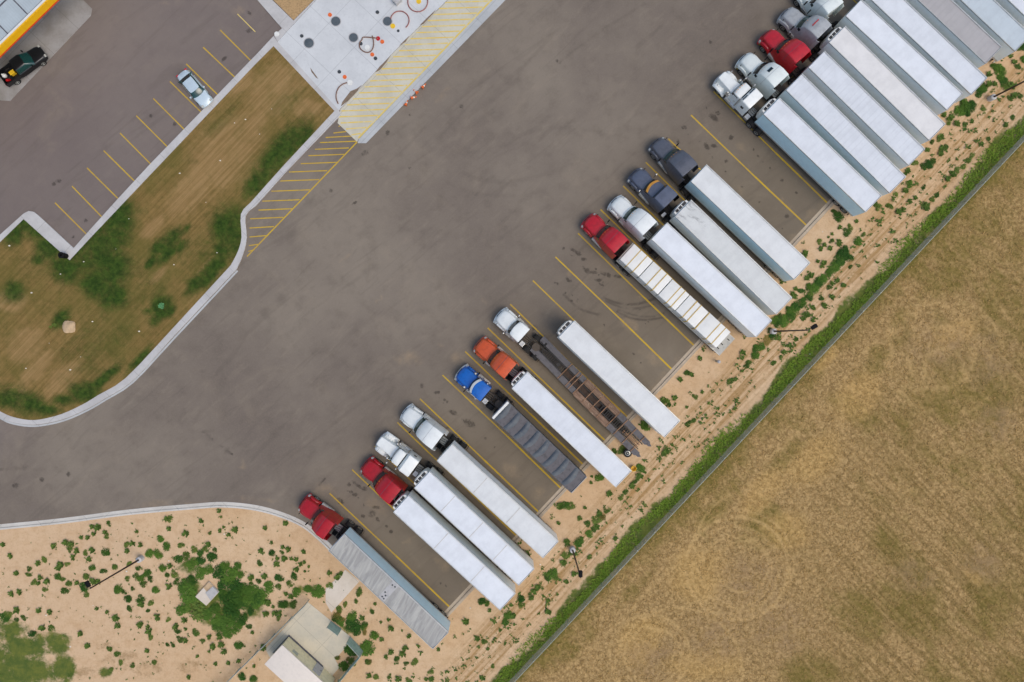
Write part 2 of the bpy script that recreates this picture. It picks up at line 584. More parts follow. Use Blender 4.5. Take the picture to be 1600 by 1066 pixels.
def blobs(x, y, lst):
    m = np.zeros(len(x))
    for b in lst:
        bx, by, r = b[:3]
        ry = b[3] if len(b) > 3 else r
        a = math.radians(b[4]) if len(b) > 4 else 0
        dx, dy = x - bx, y - by
        u = (dx * math.cos(a) + dy * math.sin(a)) / r
        v = (-dx * math.sin(a) + dy * math.cos(a)) / ry
        m = np.maximum(m, 1 - step(0.25, 1.3, np.hypot(u, v)))
    return m


K0 = H / F


def sheet(name, poly, z, spacing, mat, masks=None, extra=None, kind="structure"):
    """one ground sheet: outline given in photo pixels on the ground, filled with an even mesh that carries masks"""
    s = spacing / K0
    bnd = []
    for i in range(len(poly)):
        a, b = poly[i], poly[(i + 1) % len(poly)]
        n = max(1, int(math.hypot(b[0] - a[0], b[1] - a[1]) / s))
        bnd += [(a[0] + (b[0] - a[0]) * k / n, a[1] + (b[1] - a[1]) * k / n) for k in range(n)]
    xs = [p[0] for p in poly]
    ys = [p[1] for p in poly]
    gx, gy = np.meshgrid(np.arange(min(xs), max(xs), s), np.arange(min(ys), max(ys), s))
    gx, gy = gx.ravel(), gy.ravel()
    gx = gx + RNG.uniform(-.22, .22, len(gx)) * s
    gy = gy + RNG.uniform(-.22, .22, len(gy)) * s
    if extra is not None:
        gx = np.concatenate([gx, extra[0]])
        gy = np.concatenate([gy, extra[1]])
    k = inside(poly, gx, gy)
    gx, gy = gx[k], gy[k]
    k = line_dist(gx, gy, poly + [poly[0]]) > 0.35 * s
    gx, gy = gx[k], gy[k]
    ax = np.concatenate([[p[0] for p in bnd], gx])
    ay = np.concatenate([[p[1] for p in bnd], gy])
    wx, wy = (ax - 800) * K0, (533 - ay) * K0
    nb = len(bnd)
    co = [Vector((float(a), float(b))) for a, b in zip(wx, wy)]
    vo, eo, fo, *_ = delaunay_2d_cdt(co, [(i, (i + 1) % nb) for i in range(nb)], [], 1, 1e-5)
    vs = np.array([(v[0], v[1]) for v in vo])
    me = bpy.data.meshes.new(name)
    me.from_pydata([(a, b, z) for a, b in vs], [], [tuple(f) for f in fo])
    bm = bmesh.new()
    bm.from_mesh(me)
    bmesh.ops.recalc_face_normals(bm, faces=bm.faces)
    if sum(f.normal.z for f in bm.faces) < 0:
        bmesh.ops.reverse_faces(bm, faces=bm.faces)
    bm.to_mesh(me)
    bm.free()
    x, y = vs[:, 0] / K0 + 800, 533 - vs[:, 1] / K0
    for an, fn in (masks or {}).items():
        at = me.attributes.new(an, 'FLOAT', 'POINT')
        at.data.foreach_set("value", np.clip(fn(x, y), 0, 1.5).astype(np.float32))
    me.materials.append(mat)
    o = link(name, me)
    o["kind"] = kind
    return o


def structure(o):
    o["kind"] = "structure"
    return o


def sweep(poly, prof, mat, name):
    """profile (offset, z) swept along a pixel polyline; offset is to the left of travel seen from above, metres"""
    pts = [Vector(P(*p)[:2]) for p in poly]
    rg = []
    for i, p in enumerate(pts):
        d0 = (p - pts[i - 1]).normalized() if i else None
        d1 = (pts[i + 1] - p).normalized() if i < len(pts) - 1 else None
        d = d0 if d1 is None else d1 if d0 is None else (d0 + d1).normalized()
        nrm = Vector((-d.y, d.x))
        s = 1.0
        if d0 is not None and d1 is not None:
            s = 1 / max(0.5, nrm.dot(Vector((-d0.y, d0.x))))
        rg.append([(p.x + nrm.x * o * s, p.y + nrm.y * o * s, z) for o, z in prof])
    mb = MB().loft(rg)
    return structure(part(name, mb, mat))


def smooth_poly(pts, n=4):
    out = []
    for i in range(len(pts) - 1):
        p0, p1, p2, p3 = pts[max(i - 1, 0)], pts[i], pts[i + 1], pts[min(i + 2, len(pts) - 1)]
        for k in range(n):
            t = k / n
            out.append(tuple(0.5 * (2 * b + (c - a) * t + (2 * a - 5 * b + 4 * c - d) * t * t + (3 * b - a - 3 * c + d) * t ** 3)
                             for a, b, c, d in zip(p0, p1, p2, p3)))
    out.append(tuple(pts[-1]))
    return out


# base ground to the horizon
gb = MB()
gb.add([(-900, -900, -0.12), (900, -900, -0.12), (900, 900, -0.12), (-900, 900, -0.12)], [(0, 1, 2, 3)])
structure(part("ground", gb, flat("distant_ground", (150, 122, 78), 0.95, var=0.25, nscale=0.05), smooth=False))

# --- asphalt
STAINS = [(1115, 184, 9, 5, 40), (1122, 177, 4), (1069, 199, 5, 4), (1104, 229, 7, 4, 60), (1115, 228, 6, 3, 10), (1142, 215, 4), (1060, 222, 4),
          (560, 759, 11, 3, 35), (570, 764, 6, 4), (546, 757, 4), (504, 752, 7, 2, -50), (500, 758, 3), (554.5, 773, 4), (588, 793, 7, 3, 5), (532, 783, 7, 5, 30),
          (581, 803, 7, 6), (590, 812, 6, 3, 60), (567, 807, 4), (611, 831, 3),
          (916, 422, 8, 4, 40), (928, 426, 7, 3), (947, 429, 10, 4, 20), (889, 438, 6, 3, 30), (897, 392, 8, 3, 30), (905, 397, 4), (966, 432, 9, 3, 10), (935, 438, 7, 3),
          (606, 207, 4), (721, 166, 4), (570, 239, 6), (517.5, 298, 4), (554, 317, 6, 2, -30), (659, 602, 4), (695, 625, 3), (732, 661, 13, 6, 20), (708, 645, 8, 4, 20),
          (683, 613, 6, 3), (773, 699, 2.5), (24, 759, 5), (65, 750, 4), (107, 741, 4), (363, 710, 2.5), (1110, 66, 3), (870, 95, 3), (875, 98, 3), (134, 345, 4, 3), (114, 371, 4, 2, -40),
          (390, 21, 5, 3, 40), (390, 48, 6, 4), (350, 92, 7, 3, -45), (92, 283, 5, 4), (84, 287, 4), (236, 181, 3), (273, 194, 4), (1055, 230, 5), (1135, 252, 3), (1222, 282, 3),
          (1230, 338, 4), (880, 388, 3), (640, 180, 2), (912, 405, 6, 3), (940, 445, 6, 2, 30), (835, 512, 5), (640, 262, 3), (625, 760, 3), (660, 780, 3), (700, 668, 4)]
for k_ in (0, 4, 9, 10, 15, 16, 2, 6, 12):
    for q_ in range(9):
        t_ = R.choice((R.uniform(.05, .3), R.uniform(.1, .95)))
        STAINS.append((515 + 17 + 35.29 * k_ + 188 * t_ + R.gauss(0, 3), 771 - 18 - 36.94 * k_ + 178 * t_ + R.gauss(0, 3), R.uniform(1.2, 3.6), R.uniform(1, 2.4), R.uniform(0, 90)))
DUST = [(590, 790, 40, 20, 43), (640, 843, 26, 10, -30), (760, 745, 30, 22, 43), (800, 735, 30, 18, 43), (610, 920, 30, 14, 43), (690, 880, 30, 16, 43), (1020, 560, 40, 20, 43),
        (985, 510, 30, 20, 43), (840, 770, 30, 14, -47), (1265, 335, 30, 12, -47), (1230, 320, 26, 12, 43), (470, 800, 40, 12, 30), (400, 780, 60, 8, 5), (250, 785, 60, 10, -5),
        (890, 427, 8), (505, 765, 30, 20), (545, 398, 20, 6, -50), (535, 405, 16, 5, -50), (370, 17, 20, 14), (385, 70, 14, 6, -45), (380, 730, 14, 8), (380, 720, 9), (690, 150, 30, 10, -45),
        (660, 205, 16, 6, -45), (545, 285, 10, 4, 40), (255, 5, 16, 8), (1148, 48, 10, 4, -40), (1140, 80, 8, 4, 50), (1000, 465, 10, 8), (1160, 230, 20, 14, 43), (590, 470, 20, 6, -50),
        (715, 560, 26, 18), (690, 540, 18, 8, 30), (755, 470, 20, 8, 50), (1160, 300, 30, 10, 43), (1290, 312, 20, 8, -45), (640, 560, 40, 22)]
PATH1 = smooth_poly([(944, 466), (962, 473), (985, 476), (1005, 473), (1022, 467)])
PATH2 = smooth_poly([(946, 470), (970, 480), (998, 482), (1022, 476)])
PATH3 = smooth_poly([(964, 487), (985, 497), (1010, 500), (1036, 496)])
PATH4 = smooth_poly([(966, 484), (990, 492), (1015, 495), (1038, 490)])
PATH5 = smooth_poly([(880, 460), (905, 482), (935, 492)])
PATH6 = smooth_poly([(720, 268), (748, 280), (790, 284), (840, 276), (880, 262)])
PATH7 = smooth_poly([(700, 285), (740, 302), (800, 306), (850, 298)])
PATH8 = smooth_poly([(870, 100), (910, 70), (960, 35), (1010, 5)])
PATH9 = [(318, 675), (361, 709)]
PATH10 = [(0, 734), (42, 731)]
PATH11 = smooth_poly([(780, 230), (830, 205), (900, 200), (960, 215)])


def stain_mask(x, y):
    m = blobs(x, y, [(b[0], b[1]) + tuple(v * 1.3 for v in b[2:4]) + tuple(b[4:]) if len(b) > 3 else (b[0], b[1], b[2] * 1.3) for b in STAINS]) * 0.8
    return m


def tyre_mask(x, y):
    m = np.zeros(len(x))
    for p, w, a in ((PATH1, 1.6, 1.0), (PATH2, 1.4, .9), (PATH3, 1.4, 1.0), (PATH4, 1.3, .8), (PATH5, 1.6, .8), (PATH6, 2.6, .26), (PATH7, 2.6, .22), (PATH8, 1.6, .35), (PATH9, 1.3, .9), (PATH10, 1.3, .8), (PATH11, 2.6, .22)):
        m = np.maximum(m, a * (1 - step(w * 0.5, w * 2.0, line_dist(x, y, p))))
    return m


def dust_mask(x, y):
    m = blobs(x, y, DUST) * 0.5
    d = (y - 967) * 605 / 885.8 + (x - 695) * 647 / 885.8   # signed px distance past the end kerb line
    m = np.maximum(m, 0.55 * step(-40, 0, d))
    db = line_dist(x, y, KERB_BL)
    return np.maximum(m, 0.45 * (1 - step(2, 22, db)))


KERB_BL = smooth_poly([(-250, 850), (0, 826), (100, 816), (200, 803), (300, 794), (350, 791), (400, 796), (440, 807), (475, 823), (505, 848), (530, 872), (600, 930), (662, 983)])
ASPH = [(-260, -160), (1950, -160), (1950, -380), (2010, -380), (1300, 335), (700, 985), (660, 1000), (480, 860), (300, 830), (-260, 880)]


def warm_mask(x, y):
    d = (y - 967) * 605 / 885.8 + (x - 695) * 647 / 885.8
    return step(-420, -120, d) * (0.5 + 0.5 * step(-280, -60, d))


ex, ey = [], []
for b in STAINS:
    r = max(b[2], b[3] if len(b) > 3 else 0) * 1.4
    g = np.arange(-r, r, 1.6)
    a, c = np.meshgrid(g, g)
    ex.append(a.ravel() + b[0] + RNG.uniform(-.3, .3, a.size))
    ey.append(c.ravel() + b[1] + RNG.uniform(-.3, .3, a.size))
for p in (PATH1, PATH2, PATH3, PATH4, PATH5, PATH6, PATH7, PATH8, PATH9, PATH10, PATH11):
    for i in range(len(p) - 1):
        for t in np.arange(0, 1, 0.34):
            for o in np.arange(-4, 4.1, 1.3):
                ex.append(np.array([p[i][0] + (p[i + 1][0] - p[i][0]) * t + RNG.uniform(-.2, .2)]))
                ey.append(np.array([p[i][1] + (p[i + 1][1] - p[i][1]) * t + o + RNG.uniform(-.2, .2)]))
sheet("asphalt_lot", ASPH, 0.0, 0.5, M['asphalt'],
      dict(stain=stain_mask, tyre=tyre_mask, dust=dust_mask, warm=warm_mask,
           cool=lambda x, y: 1 - step(-60, 60, (x - 500) * 0.7 + (y - 190) * 0.7) + 0 * x),
      (np.concatenate(ex), np.concatenate(ey)))

# --- lawn island
LAWN_OUT = [(428, 57), (400, 87), (392, 95), (340, 149), (287.5, 203), (236, 256), (185, 311), (135.5, 366), (116, 388), (88, 362), (62, 338), (54, 331.5), (46, 330), (38, 334), (0, 368), (-90, 450),
            (-90, 608)] + smooth_poly([(-40, 632), (0, 651), (14, 658), (38, 663), (63, 663), (100, 655), (137, 639), (166, 622), (208, 595), (266, 532)], 3) + \
           smooth_poly([(370, 421), (380, 398), (386, 371), (384, 338), (400, 322)], 3) + [(450, 266), (533, 180), (530, 173), (434, 66)]
LAWN_IN = [(428, 73), (398, 103), (141.5, 373), (110, 407), (38, 343), (0, 380), (-89, 462), (-89, 600)] + \
          smooth_poly([(-40, 622), (0, 642), (17, 650), (40, 655.5), (63, 655.5), (97, 647), (130, 632), (155, 617), (197, 591), (258, 527)], 3) + \
          smooth_poly([(361, 415), (372, 394), (378, 371), (377, 335), (392, 317)], 3) + [(442, 261), (523, 174)]
kb = MB().prism([P(*p)[:2] for p in LAWN_OUT], -0.1, 0.12)
structure(part("lawn_kerb", kb, M['kerb'], smooth=False))
# gutter pan along the truck lot side
sweep(smooth_poly([(-40, 634), (0, 653), (14, 660), (38, 665), (63, 665), (100, 657), (137, 641), (166, 624), (208, 597), (268, 533), (371, 423)], 3), [(-0.12, 0.006), (-0.12, -0.05), (0.1, -0.05), (0.1, 0.006)], M['strip_conc'], "lawn_gutter")
LG = [(185, 335, 26), (168, 372, 30), (140, 398, 34), (172, 420, 34), (150, 445, 22), (176, 462, 24), (60, 352, 22), (78, 385, 22), (104, 418, 24), (40, 350, 14), (20, 368, 16), (360, 352, 28), (368, 378, 22), (350, 395, 16),
      (250, 385, 18, 10, -45), (270, 372, 20, 11, -45), (285, 385, 14, 7, -45), (262, 398, 24, 8, -45), (236, 410, 14, 6, -45), (290, 360, 10, 5, -45), (254, 476, 18, 12, -30), (248, 494, 16, 9, -50), (266, 486, 12, 7, -45), (232, 486, 9, 5), (440, 235, 56, 20, -47), (470, 215, 24, 14, -47), (405, 285, 28, 16, -47), (330, 425, 46, 12, -47), (305, 445, 22, 9, -47), (132, 612, 22, 16), (165, 590, 34, 8, -40), (100, 625, 18, 8),
      (40, 628, 34, 18, 20), (12, 622, 26, 14), (75, 640, 20, 9), (220, 560, 26, 7, -47), (95, 500, 16, 10, -45), (88, 508, 9), (60, 405, 10), (22, 455, 16)]
LOL = [(200, 450, 110, 50, -45), (150, 560, 90, 40, -45), (60, 420, 50, 30), (450, 160, 40, 18, -45), (300, 252, 16, 8), (215, 330, 20), (230, 450, 50, 40), (300, 390, 60, 40), (120, 540, 60, 24, -45), (190, 520, 60, 20, -45), (345, 190, 60, 14, -47)]
LB = [(350, 240, 120, 70, -45), (430, 140, 80, 50, -45), (480, 170, 40, 24), (300, 300, 80, 40, -45), (330, 280, 30, 12, -45), (40, 540, 50, 40, -45), (100, 590, 60, 26, -45), (300, 300, 60, 30, -45), (340, 250, 60, 30, -45), (240, 355, 40, 16, -45), (450, 250, 20, 10), (340, 430, 40, 5, -47), (320, 415, 40, 4, -47), (380, 130, 40, 20, -45), (400, 190, 40, 20, -45), (20, 470, 40, 30), (30, 610, 30, 3, 15), (20, 618, 30, 3, 20), (60, 575, 60, 20, -45), (250, 430, 30, 10, -45)]
sheet("lawn", LAWN_IN, 0.135, 0.4, M['lawn'], dict(
    green=lambda x, y: np.maximum(blobs(x, y, [(b[0], b[1]) + tuple(v * 1.5 for v in (b[2:4] if len(b) > 3 else (b[2], b[2]))) + tuple(b[4:]) for b in LG]) * 1.0, blobs(x, y, LOL) * 0.42), bare=lambda x, y: blobs(x, y, LB) * 0.8))

# --- sandy dirt
FN0, FN1 = (1880, -88), (560, 1314)
END = [(695, 967), (1300, 320), (1640, -43.6), (1850, -268)]
DIRT = KERB_BL + END + [(2000, -215), FN0, FN1, (-250, 1314)]
FD = (-797 / 1162.3, 846 / 1162.3)
FNRM = (846 / 1162.3, 797 / 1162.3)


def fence_d(x, y):      # px distance in front of (negative: lot side) the fence foot line
    return (x - 1596.7) * FNRM[0] + (y - 213) * FNRM[1]


def dirt_green(x, y):
    d = fence_d(x, y)
    w = 22 + 5 * np.sin(x * 0.021) + 4 * np.sin(x * 0.057 + 1) + 2.5 * np.sin(x * 0.13)
    m = 0.95 * (1 - step(w - 7, w + 6, -d))
    bl = blobs(x, y, [(10, 985, 50, 24), (40, 1010, 60, 30), (90, 1005, 30, 26), (40, 1050, 90, 36), (10, 1040, 70, 50), (100, 1045, 28, 34), (165, 1050, 16, 12)])
    th = blobs(x, y, [(300, 920, 20, 30), (345, 945, 60, 32, 15), (370, 930, 40, 24), (310, 945, 40, 20), (400, 935, 24, 20), (475, 920, 30, 10), (450, 945, 20, 10), (545, 985, 20, 18), (300, 885, 30, 16), (395, 955, 30, 20), (340, 970, 40, 14)]) * 0.85
    return np.maximum(np.maximum(m, bl * 1.0), th)


def dirt_rows(x, y):
    d = -fence_d(x, y)
    return step(20, 34, d) * (1 - step(70, 105, d)) * step(560, 700, x) * 0.9


def dirt_straw(x, y):
    return np.maximum(blobs(x, y, [(190, 1030, 60, 26), (230, 1045, 50, 22), (300, 1040, 50, 20), (130, 1050, 40, 20), (165, 1010, 30, 14), (300, 875, 30, 16), (360, 880, 22, 8), (330, 1000, 40, 8)]) * 0.55,
                      0.25 * step(60, 110, -fence_d(x, y)) * step(120, 60, -fence_d(x, y)))


sheet("sandy_ground", DIRT, 0.06, 0.45, M['dirt'], dict(
    green=dirt_green, rows=dirt_rows, straw=dirt_straw, pink=lambda x, y: 1 - step(150, 420, x)))

# --- dry field beyond the fence
FIELD = [FN0, (2150, -88), (2150, 1420), (480, 1420), (480, 1399)]
FOL = [(1370, 560, 60, 20, -45), (1480, 640, 60, 30, 20), (1570, 480, 50, 60), (1570, 800, 60, 70), (1510, 740, 40, 30), (1420, 870, 70, 30, 43), (1440, 960, 80, 40, 43), (1340, 960, 60, 30, 43), (1270, 1050, 60, 30), (1550, 950, 60, 60), (1250, 690, 40, 14, -47),
       (1130, 780, 60, 18, -47), (990, 920, 50, 12, -47), (900, 1010, 50, 14, -47), (1490, 420, 60, 40, -45), (1540, 350, 50, 26, -45), (1560, 620, 40, 30), (1250, 660, 30, 20), (1220, 720, 40, 16, -47), (1420, 480, 50, 14, -47), (1560, 280, 60, 12, -47), (1330, 640, 50, 20, 30), (1200, 820, 40, 40), (1590, 1050, 60, 40), (1480, 1050, 60, 40)]
FLI = [(1340, 620, 60, 40, -45), (1270, 720, 70, 40, -45), (1190, 770, 60, 30, -47), (1090, 900, 60, 60), (1000, 1000, 60, 40, -47), (1230, 830, 50, 40), (1490, 520, 50, 24, -20), (1100, 1040, 80, 30), (1290, 560, 40, 16, -47), (1520, 900, 30, 12, 40)]
FGR = [(1470, 540, 70, 40), (1550, 560, 40, 60), (1560, 660, 40, 40), (1220, 980, 60, 60), (1120, 1000, 60, 50), (1430, 900, 40, 30), (1540, 880, 40, 40), (1170, 910, 60, 50), (1020, 1030, 60, 40)]


def ring(x, y, cx, cy, r, w, a0=None, a1=None):
    d = np.abs(np.hypot(x - cx, y - cy) - r)
    m = 1 - step(w * 0.5, w * 1.6, d)
    if a0 is not None:
        a = np.degrees(np.arctan2(y - cy, x - cx)) % 360
        m = m * ((a >= a0) & (a <= a1) if a0 < a1 else (a >= a0) | (a <= a1))
    return m


def track_mask(x, y):
    m = ring(x, y, 1152, 888, 80, 2.4)
    m = np.maximum(m, .8 * ring(x, y, 1156, 882, 84, 1.2))
    for c in ((1150, 893, 56, 1.8), (1160, 885, 40, 1.8), (1148, 890, 68, 1.5), (1014, 1022, 62, 2.2), (1020, 1025, 44, 1.8), (1060, 1050, 100, 1.8), (1180, 860, 95, 1.6), (1470, 560, 50, 2), (1455, 545, 70, 1.8), (1475, 575, 30, 2), (1480, 560, 88, 1.8), (1445, 640, 130, 1.6)):
        m = np.maximum(m, 0.75 * ring(x, y, *c))
    for p in ([(880, 1055), (960, 980), (1080, 850)], [(900, 1060), (985, 985)], [(1190, 730), (1290, 630)], [(1444, 707), (1470, 698), (1500, 680)], [(1545, 440), (1560, 478), (1580, 500)]):
        m = np.maximum(m, 0.6 * (1 - step(1, 3.4, line_dist(x, y, p))))
    return m


gx_, gy_ = np.meshgrid(np.arange(930, 1270, 2.6), np.arange(780, 1090, 2.6))
sheet("dry_field", FIELD, 0.05, 0.5, M['field'], extra=((gx_ + RNG.uniform(-.5, .5, gx_.shape)).ravel(), (gy_ + RNG.uniform(-.5, .5, gy_.shape)).ravel()), masks=dict(
    olive=lambda x, y: np.maximum(np.maximum(blobs(x, y, [(b[0], b[1]) + tuple(v * 1.35 for v in (b[2:4] if len(b) > 3 else (b[2], b[2]))) + tuple(b[4:]) for b in FOL]) * 0.6, 0.42 * step(1200, 1600, x)), 0.7 * (1 - step(10, 60, fence_d(x, y)))), grey=lambda x, y: blobs(x, y, FGR) * 0.7, track=track_mask,
    stripe=lambda x, y: step(1180, 1400, x + 0.1 * (y - 700)) * (0.35 + 0.65 * step(560, 860, y + 0.25 * (x - 1300))),
    light=lambda x, y: blobs(x, y, FLI),
    green=lambda x, y: 0.75 * (1 - step(4, 26, fence_d(x, y)))))

# --- concrete sheets
def slab(name, poly, z, mat):
    mb = MB().prism([P(*p)[:2] for p in poly], -0.1, z)
    return structure(part(name, mb, mat, smooth=False))


slab("tank_apron", [(434, 66), (570, -80), (780, -80), (700, 0), (660, 37), (615, 82), (575, 125), (532, 170), (530, 173)], 0.10, M['tank_conc'])
slab("hatched_walkway", [(780, -80), (848, -80), (769, 0), (560, 217.5), (558, 222), (527.5, 192.5), (532, 171), (575, 125.6), (615, 82.6), (660, 37.6), (700, 0.6)], 0.03, M['hatch_conc'])
slab("concrete_gutter", [(849, -80), (870, -80), (790, 0), (572, 224), (559, 224), (560.6, 217.7), (769.6, 0.2)], 0.026, M['strip_conc'])
slab("pavement", [(392, -12), (420, -5), (459, 33), (492, 0), (545, -54), (555, -64), (569, -80), (434, 65.4), (428.6, 56), (441, 45), (402, 0)], 0.11, M['kerb'])
slab("gravel_bed", [(459, 32), (421, -6), (380, -50), (540, -50)], 0.09, M['gravel'])
slab("fuel_pad", [(70, -62), (130, 0), (144, 14), (142, 25), (16, 158), (-2, 157), (-130, 40)], 0.03, M['fuel_conc'])
slab("enclosure_pad", [(481, 940), (552, 998), (524, 1030), (531, 1042), (512, 1064), (470, 1075), (430, 1040), (415, 1014)], 0.10, M['pad_conc'])
slab("concrete_path", [(540, 890), (562, 908), (518, 957), (509, 941), (509, 920)], 0.085, M['path_conc'])

# dark soil washed over the apron edge
def apron_dirt():
    mb = MB()
    for pts in ([(485, 106), (490, 113), (498, 124), (494, 122), (487, 113)], [(586, 114), (594, 104), (606, 93), (611, 86.5), (604, 98), (594, 110)], [(535, 160), (548, 143), (558, 139), (566, 133), (556, 146), (543, 159), (533, 167)],
                [(623, 73), (634, 62), (640, 56.6), (634, 66)], [(656, 40), (666, 30), (682, 15), (676, 23), (662, 38)]):
        mb.add([P(*p)[:2] + (0,) if False else (P(*p).x, P(*p).y, 0.104) for p in pts], [tuple(range(len(pts)))])
    return structure(part("soil_wash", mb, flat("brown_soil", (128, 112, 98), 0.95, var=0.2, nscale=3), smooth=False))


apron_dirt()

# --- kerbs of the sandy side
sweep(KERB_BL, [(-0.14, -0.05), (-0.14, 0.13), (0.06, 0.13), (0.08, 0.016), (0.50, 0.010), (0.50, -0.05)], M['kerb_white'], "yard_kerb")
sweep([(695, 967), (1300, 320), (1850, -268)], [(-0.12, 0.03), (-0.12, 0.13), (0.08, 0.14), (0.22, 0.13), (0.22, 0.02), (0.62, 0.012), (0.62, -0.05), (-0.12, -0.05)], M['kerb_tan'], "end_kerb")

# --- painted markings
def strip(mb, a, b, w, z):
    a, b = P(*a), P(*b)
    d = (b - a)
    n = Vector((-d.y, d.x, 0)).normalized() * (w / 2)
    mb.add([(p.x, p.y, z) for p in (a - n, b - n, b + n, a + n)], [(0, 1, 2, 3)])


mk = MB()
U = (35.29, -36.94)
ENDS = {0: (703, 949), 1: (738, 912), 2: (775, 876), 3: (811, 840), 4: (847, 805), 5: (884, 768), 6: (920, 731), 7: (956, 694)}
for k in range(0, 27):
    a = (515 + U[0] * k, 771 + U[1] * k)
    b = (703 + 34.85 * k, 949 - 37.0 * k)
    if k == 16:
        b = (1264, 356)
    mid = (a[0] * .45 + b[0] * .55, a[1] * .45 + b[1] * .55)
    mid = (mid[0] + R.uniform(-.8, .8), mid[1] + R.uniform(-.8, .8))
    strip(mk, a, mid, 0.15, 0.006)
    strip(mk, (mid[0] - 1, mid[1] - 1), b, 0.19, 0.0085)
for a, b in (((344, 47), (392, 95)), ((317.5, 74), (367, 121)), ((291, 100), (340, 148)), ((265.5, 127.5), (314, 175)), ((239.5, 154), (287.5, 202)), ((213, 181), (261, 229)), ((187.5, 208), (235, 256)),
             ((162, 235.5), (210, 283)), ((136, 262.5), (184, 310)), ((112.5, 291), (159, 339)), ((86, 317), (135, 366))):
    strip(mk, a, b, 0.13, 0.006)
strip(mk, (558, 222), (386, 401), 0.14, 0.007)
for yl, xl, xr in ((197, 529, 533), (207, 521, 541), (214, 509, 550), (222, 500, 557), (232.5, 492, 545), (242.5, 482, 538), (255, 470, 526), (268, 452, 511), (282, 438, 499), (298, 424, 484), (313.5, 410, 468), (327.5, 404, 456), (341, 391, 443), (355.5, 390, 428), (369.5, 390, 416), (383, 389, 404), (392, 388, 396)):
    strip(mk, (xl, yl + 1), (xr, yl - 1.2), 0.12, 0.0065)
structure(part("parking_markings", mk, M['yellow'], smooth=False))
mf = MB()
strip(mf, (371, 22), (399, 50), 0.1, 0.006)
strip(mf, (780, -12), (560, 216), 0.2, 0.036)
y = 210.0
while y > -12:
    xr = 560 + (216 - y) * 0.965
    xl = 536 + (170 - y) * 0.955 if y < 190 else 533 + (y - 192) * 0.9
    strip(mf, (xl, y + 1.2), (xr - 2, y - 1.2), 0.16, 0.034)
    y -= 9.4
structure(part("walkway_markings", mf, M['faded'], smooth=False))

# ------------------------------------------------------------------ wheels shared by all heavy vehicles
def wheel_mesh(r, w):
    t = MB().lathe_y([(-w / 2, r * 0.6), (-w / 2, r * 0.9), (-w / 2 + .04, r), (w / 2 - .04, r), (w / 2, r * 0.9), (w / 2, r * 0.6)], n=20).mesh("tyre", M['tyre'])
    m = MB().lathe_y([(-w / 2 - 0.01, r * 0.12), (-w / 2 - 0.005, r * 0.6), (w / 2 + 0.005, r * 0.6), (w / 2 + 0.02, r * 0.45), (w / 2 - .05, r * 0.3), (w / 2 + .03, r * 0.12)], n=16).mesh("rim", M['rim'])
    return t, m


W_BIG = wheel_mesh(0.51, 0.30)
W_DUAL = wheel_mesh(0.51, 0.60)
W_CAR = wheel_mesh(0.33, 0.22)
W_LT = wheel_mesh(0.40, 0.27)


def wheel(parent, x, y, kind, z=None):
    t, m = kind
    w = link("wheel", t, parent, (x, y, z if z is not None else (0.51 if kind in (W_BIG, W_DUAL) else 0.33 if kind is W_CAR else 0.40)))
    if y < 0:
        w.rotation_euler = (0, 0, math.pi)
    link("rim", m, w)
    return w


# ------------------------------------------------------------------ semi trailers
TGRP = "semi trailers backed in along the truck row"


def from_roof(fl, fr, rl, rr, z):
    f = (P(*fl, z) + P(*fr, z)) / 2
    r = (P(*rl, z) + P(*rr, z)) / 2
    d = f - r
    return Vector((r.x, r.y, 0)), math.atan2(d.y, d.x), math.hypot(d.x, d.y)


def running_gear(t, L, w=1.05):
    m = MB()
    m.box(0.9, 4.6, -0.55, 0.55, 0.72, 0.98)
    m.box(1.0, 1.2, -1.0, 1.0, 0.45, 0.60).box(2.25, 2.45, -1.0, 1.0, 0.45, 0.60)
    m.box(0.9, 4.6, -0.5, -0.4, 0.55, 0.75).box(0.9, 4.6, 0.4, 0.5, 0.55, 0.75)
    part("bogie", m, M['steel'], t, False)
    for x in (1.15, 2.4):
        for s in (-1, 1):
            wheel(t, x, s * 0.95, W_DUAL)
    for s in (-1, 1):
        part("mud_flap", MB().box(0.42, 0.45, s * 0.95 - 0.3, s * 0.95 + 0.3, 0.25, 0.95), M['black'], t, False)
    g = MB()
    for s in (-1, 1):
        g.box(L - 3.1, L - 2.95, s * 0.75 - .07, s * 0.75 + .07, 0.12, 1.1).box(L - 3.2, L - 2.85, s * 0.75 - .15, s * 0.75 + .15, 0.06, 0.12)
    g.box(L - 3.05, L - 3.0, -0.75, 0.75, 0.55, 0.62)
    part("landing_gear", g, M['steel'], t, False)
    b = MB().box(0.02, 0.12, -1.15, 1.15, 0.45, 0.55).box(0.04, 0.1, -.7, -.62, .55, 1.05).box(0.04, 0.1, .62, .7, .55, 1.05)
    part("rear_bumper", b, M['rail'], t, False)
    for s in (-1, 1):
        part("tail_light", MB().box(-0.015, 0.02, s * 0.95 - .1, s * 0.95 + .1, 0.92, 1.0), M['red_lens'], t, False)


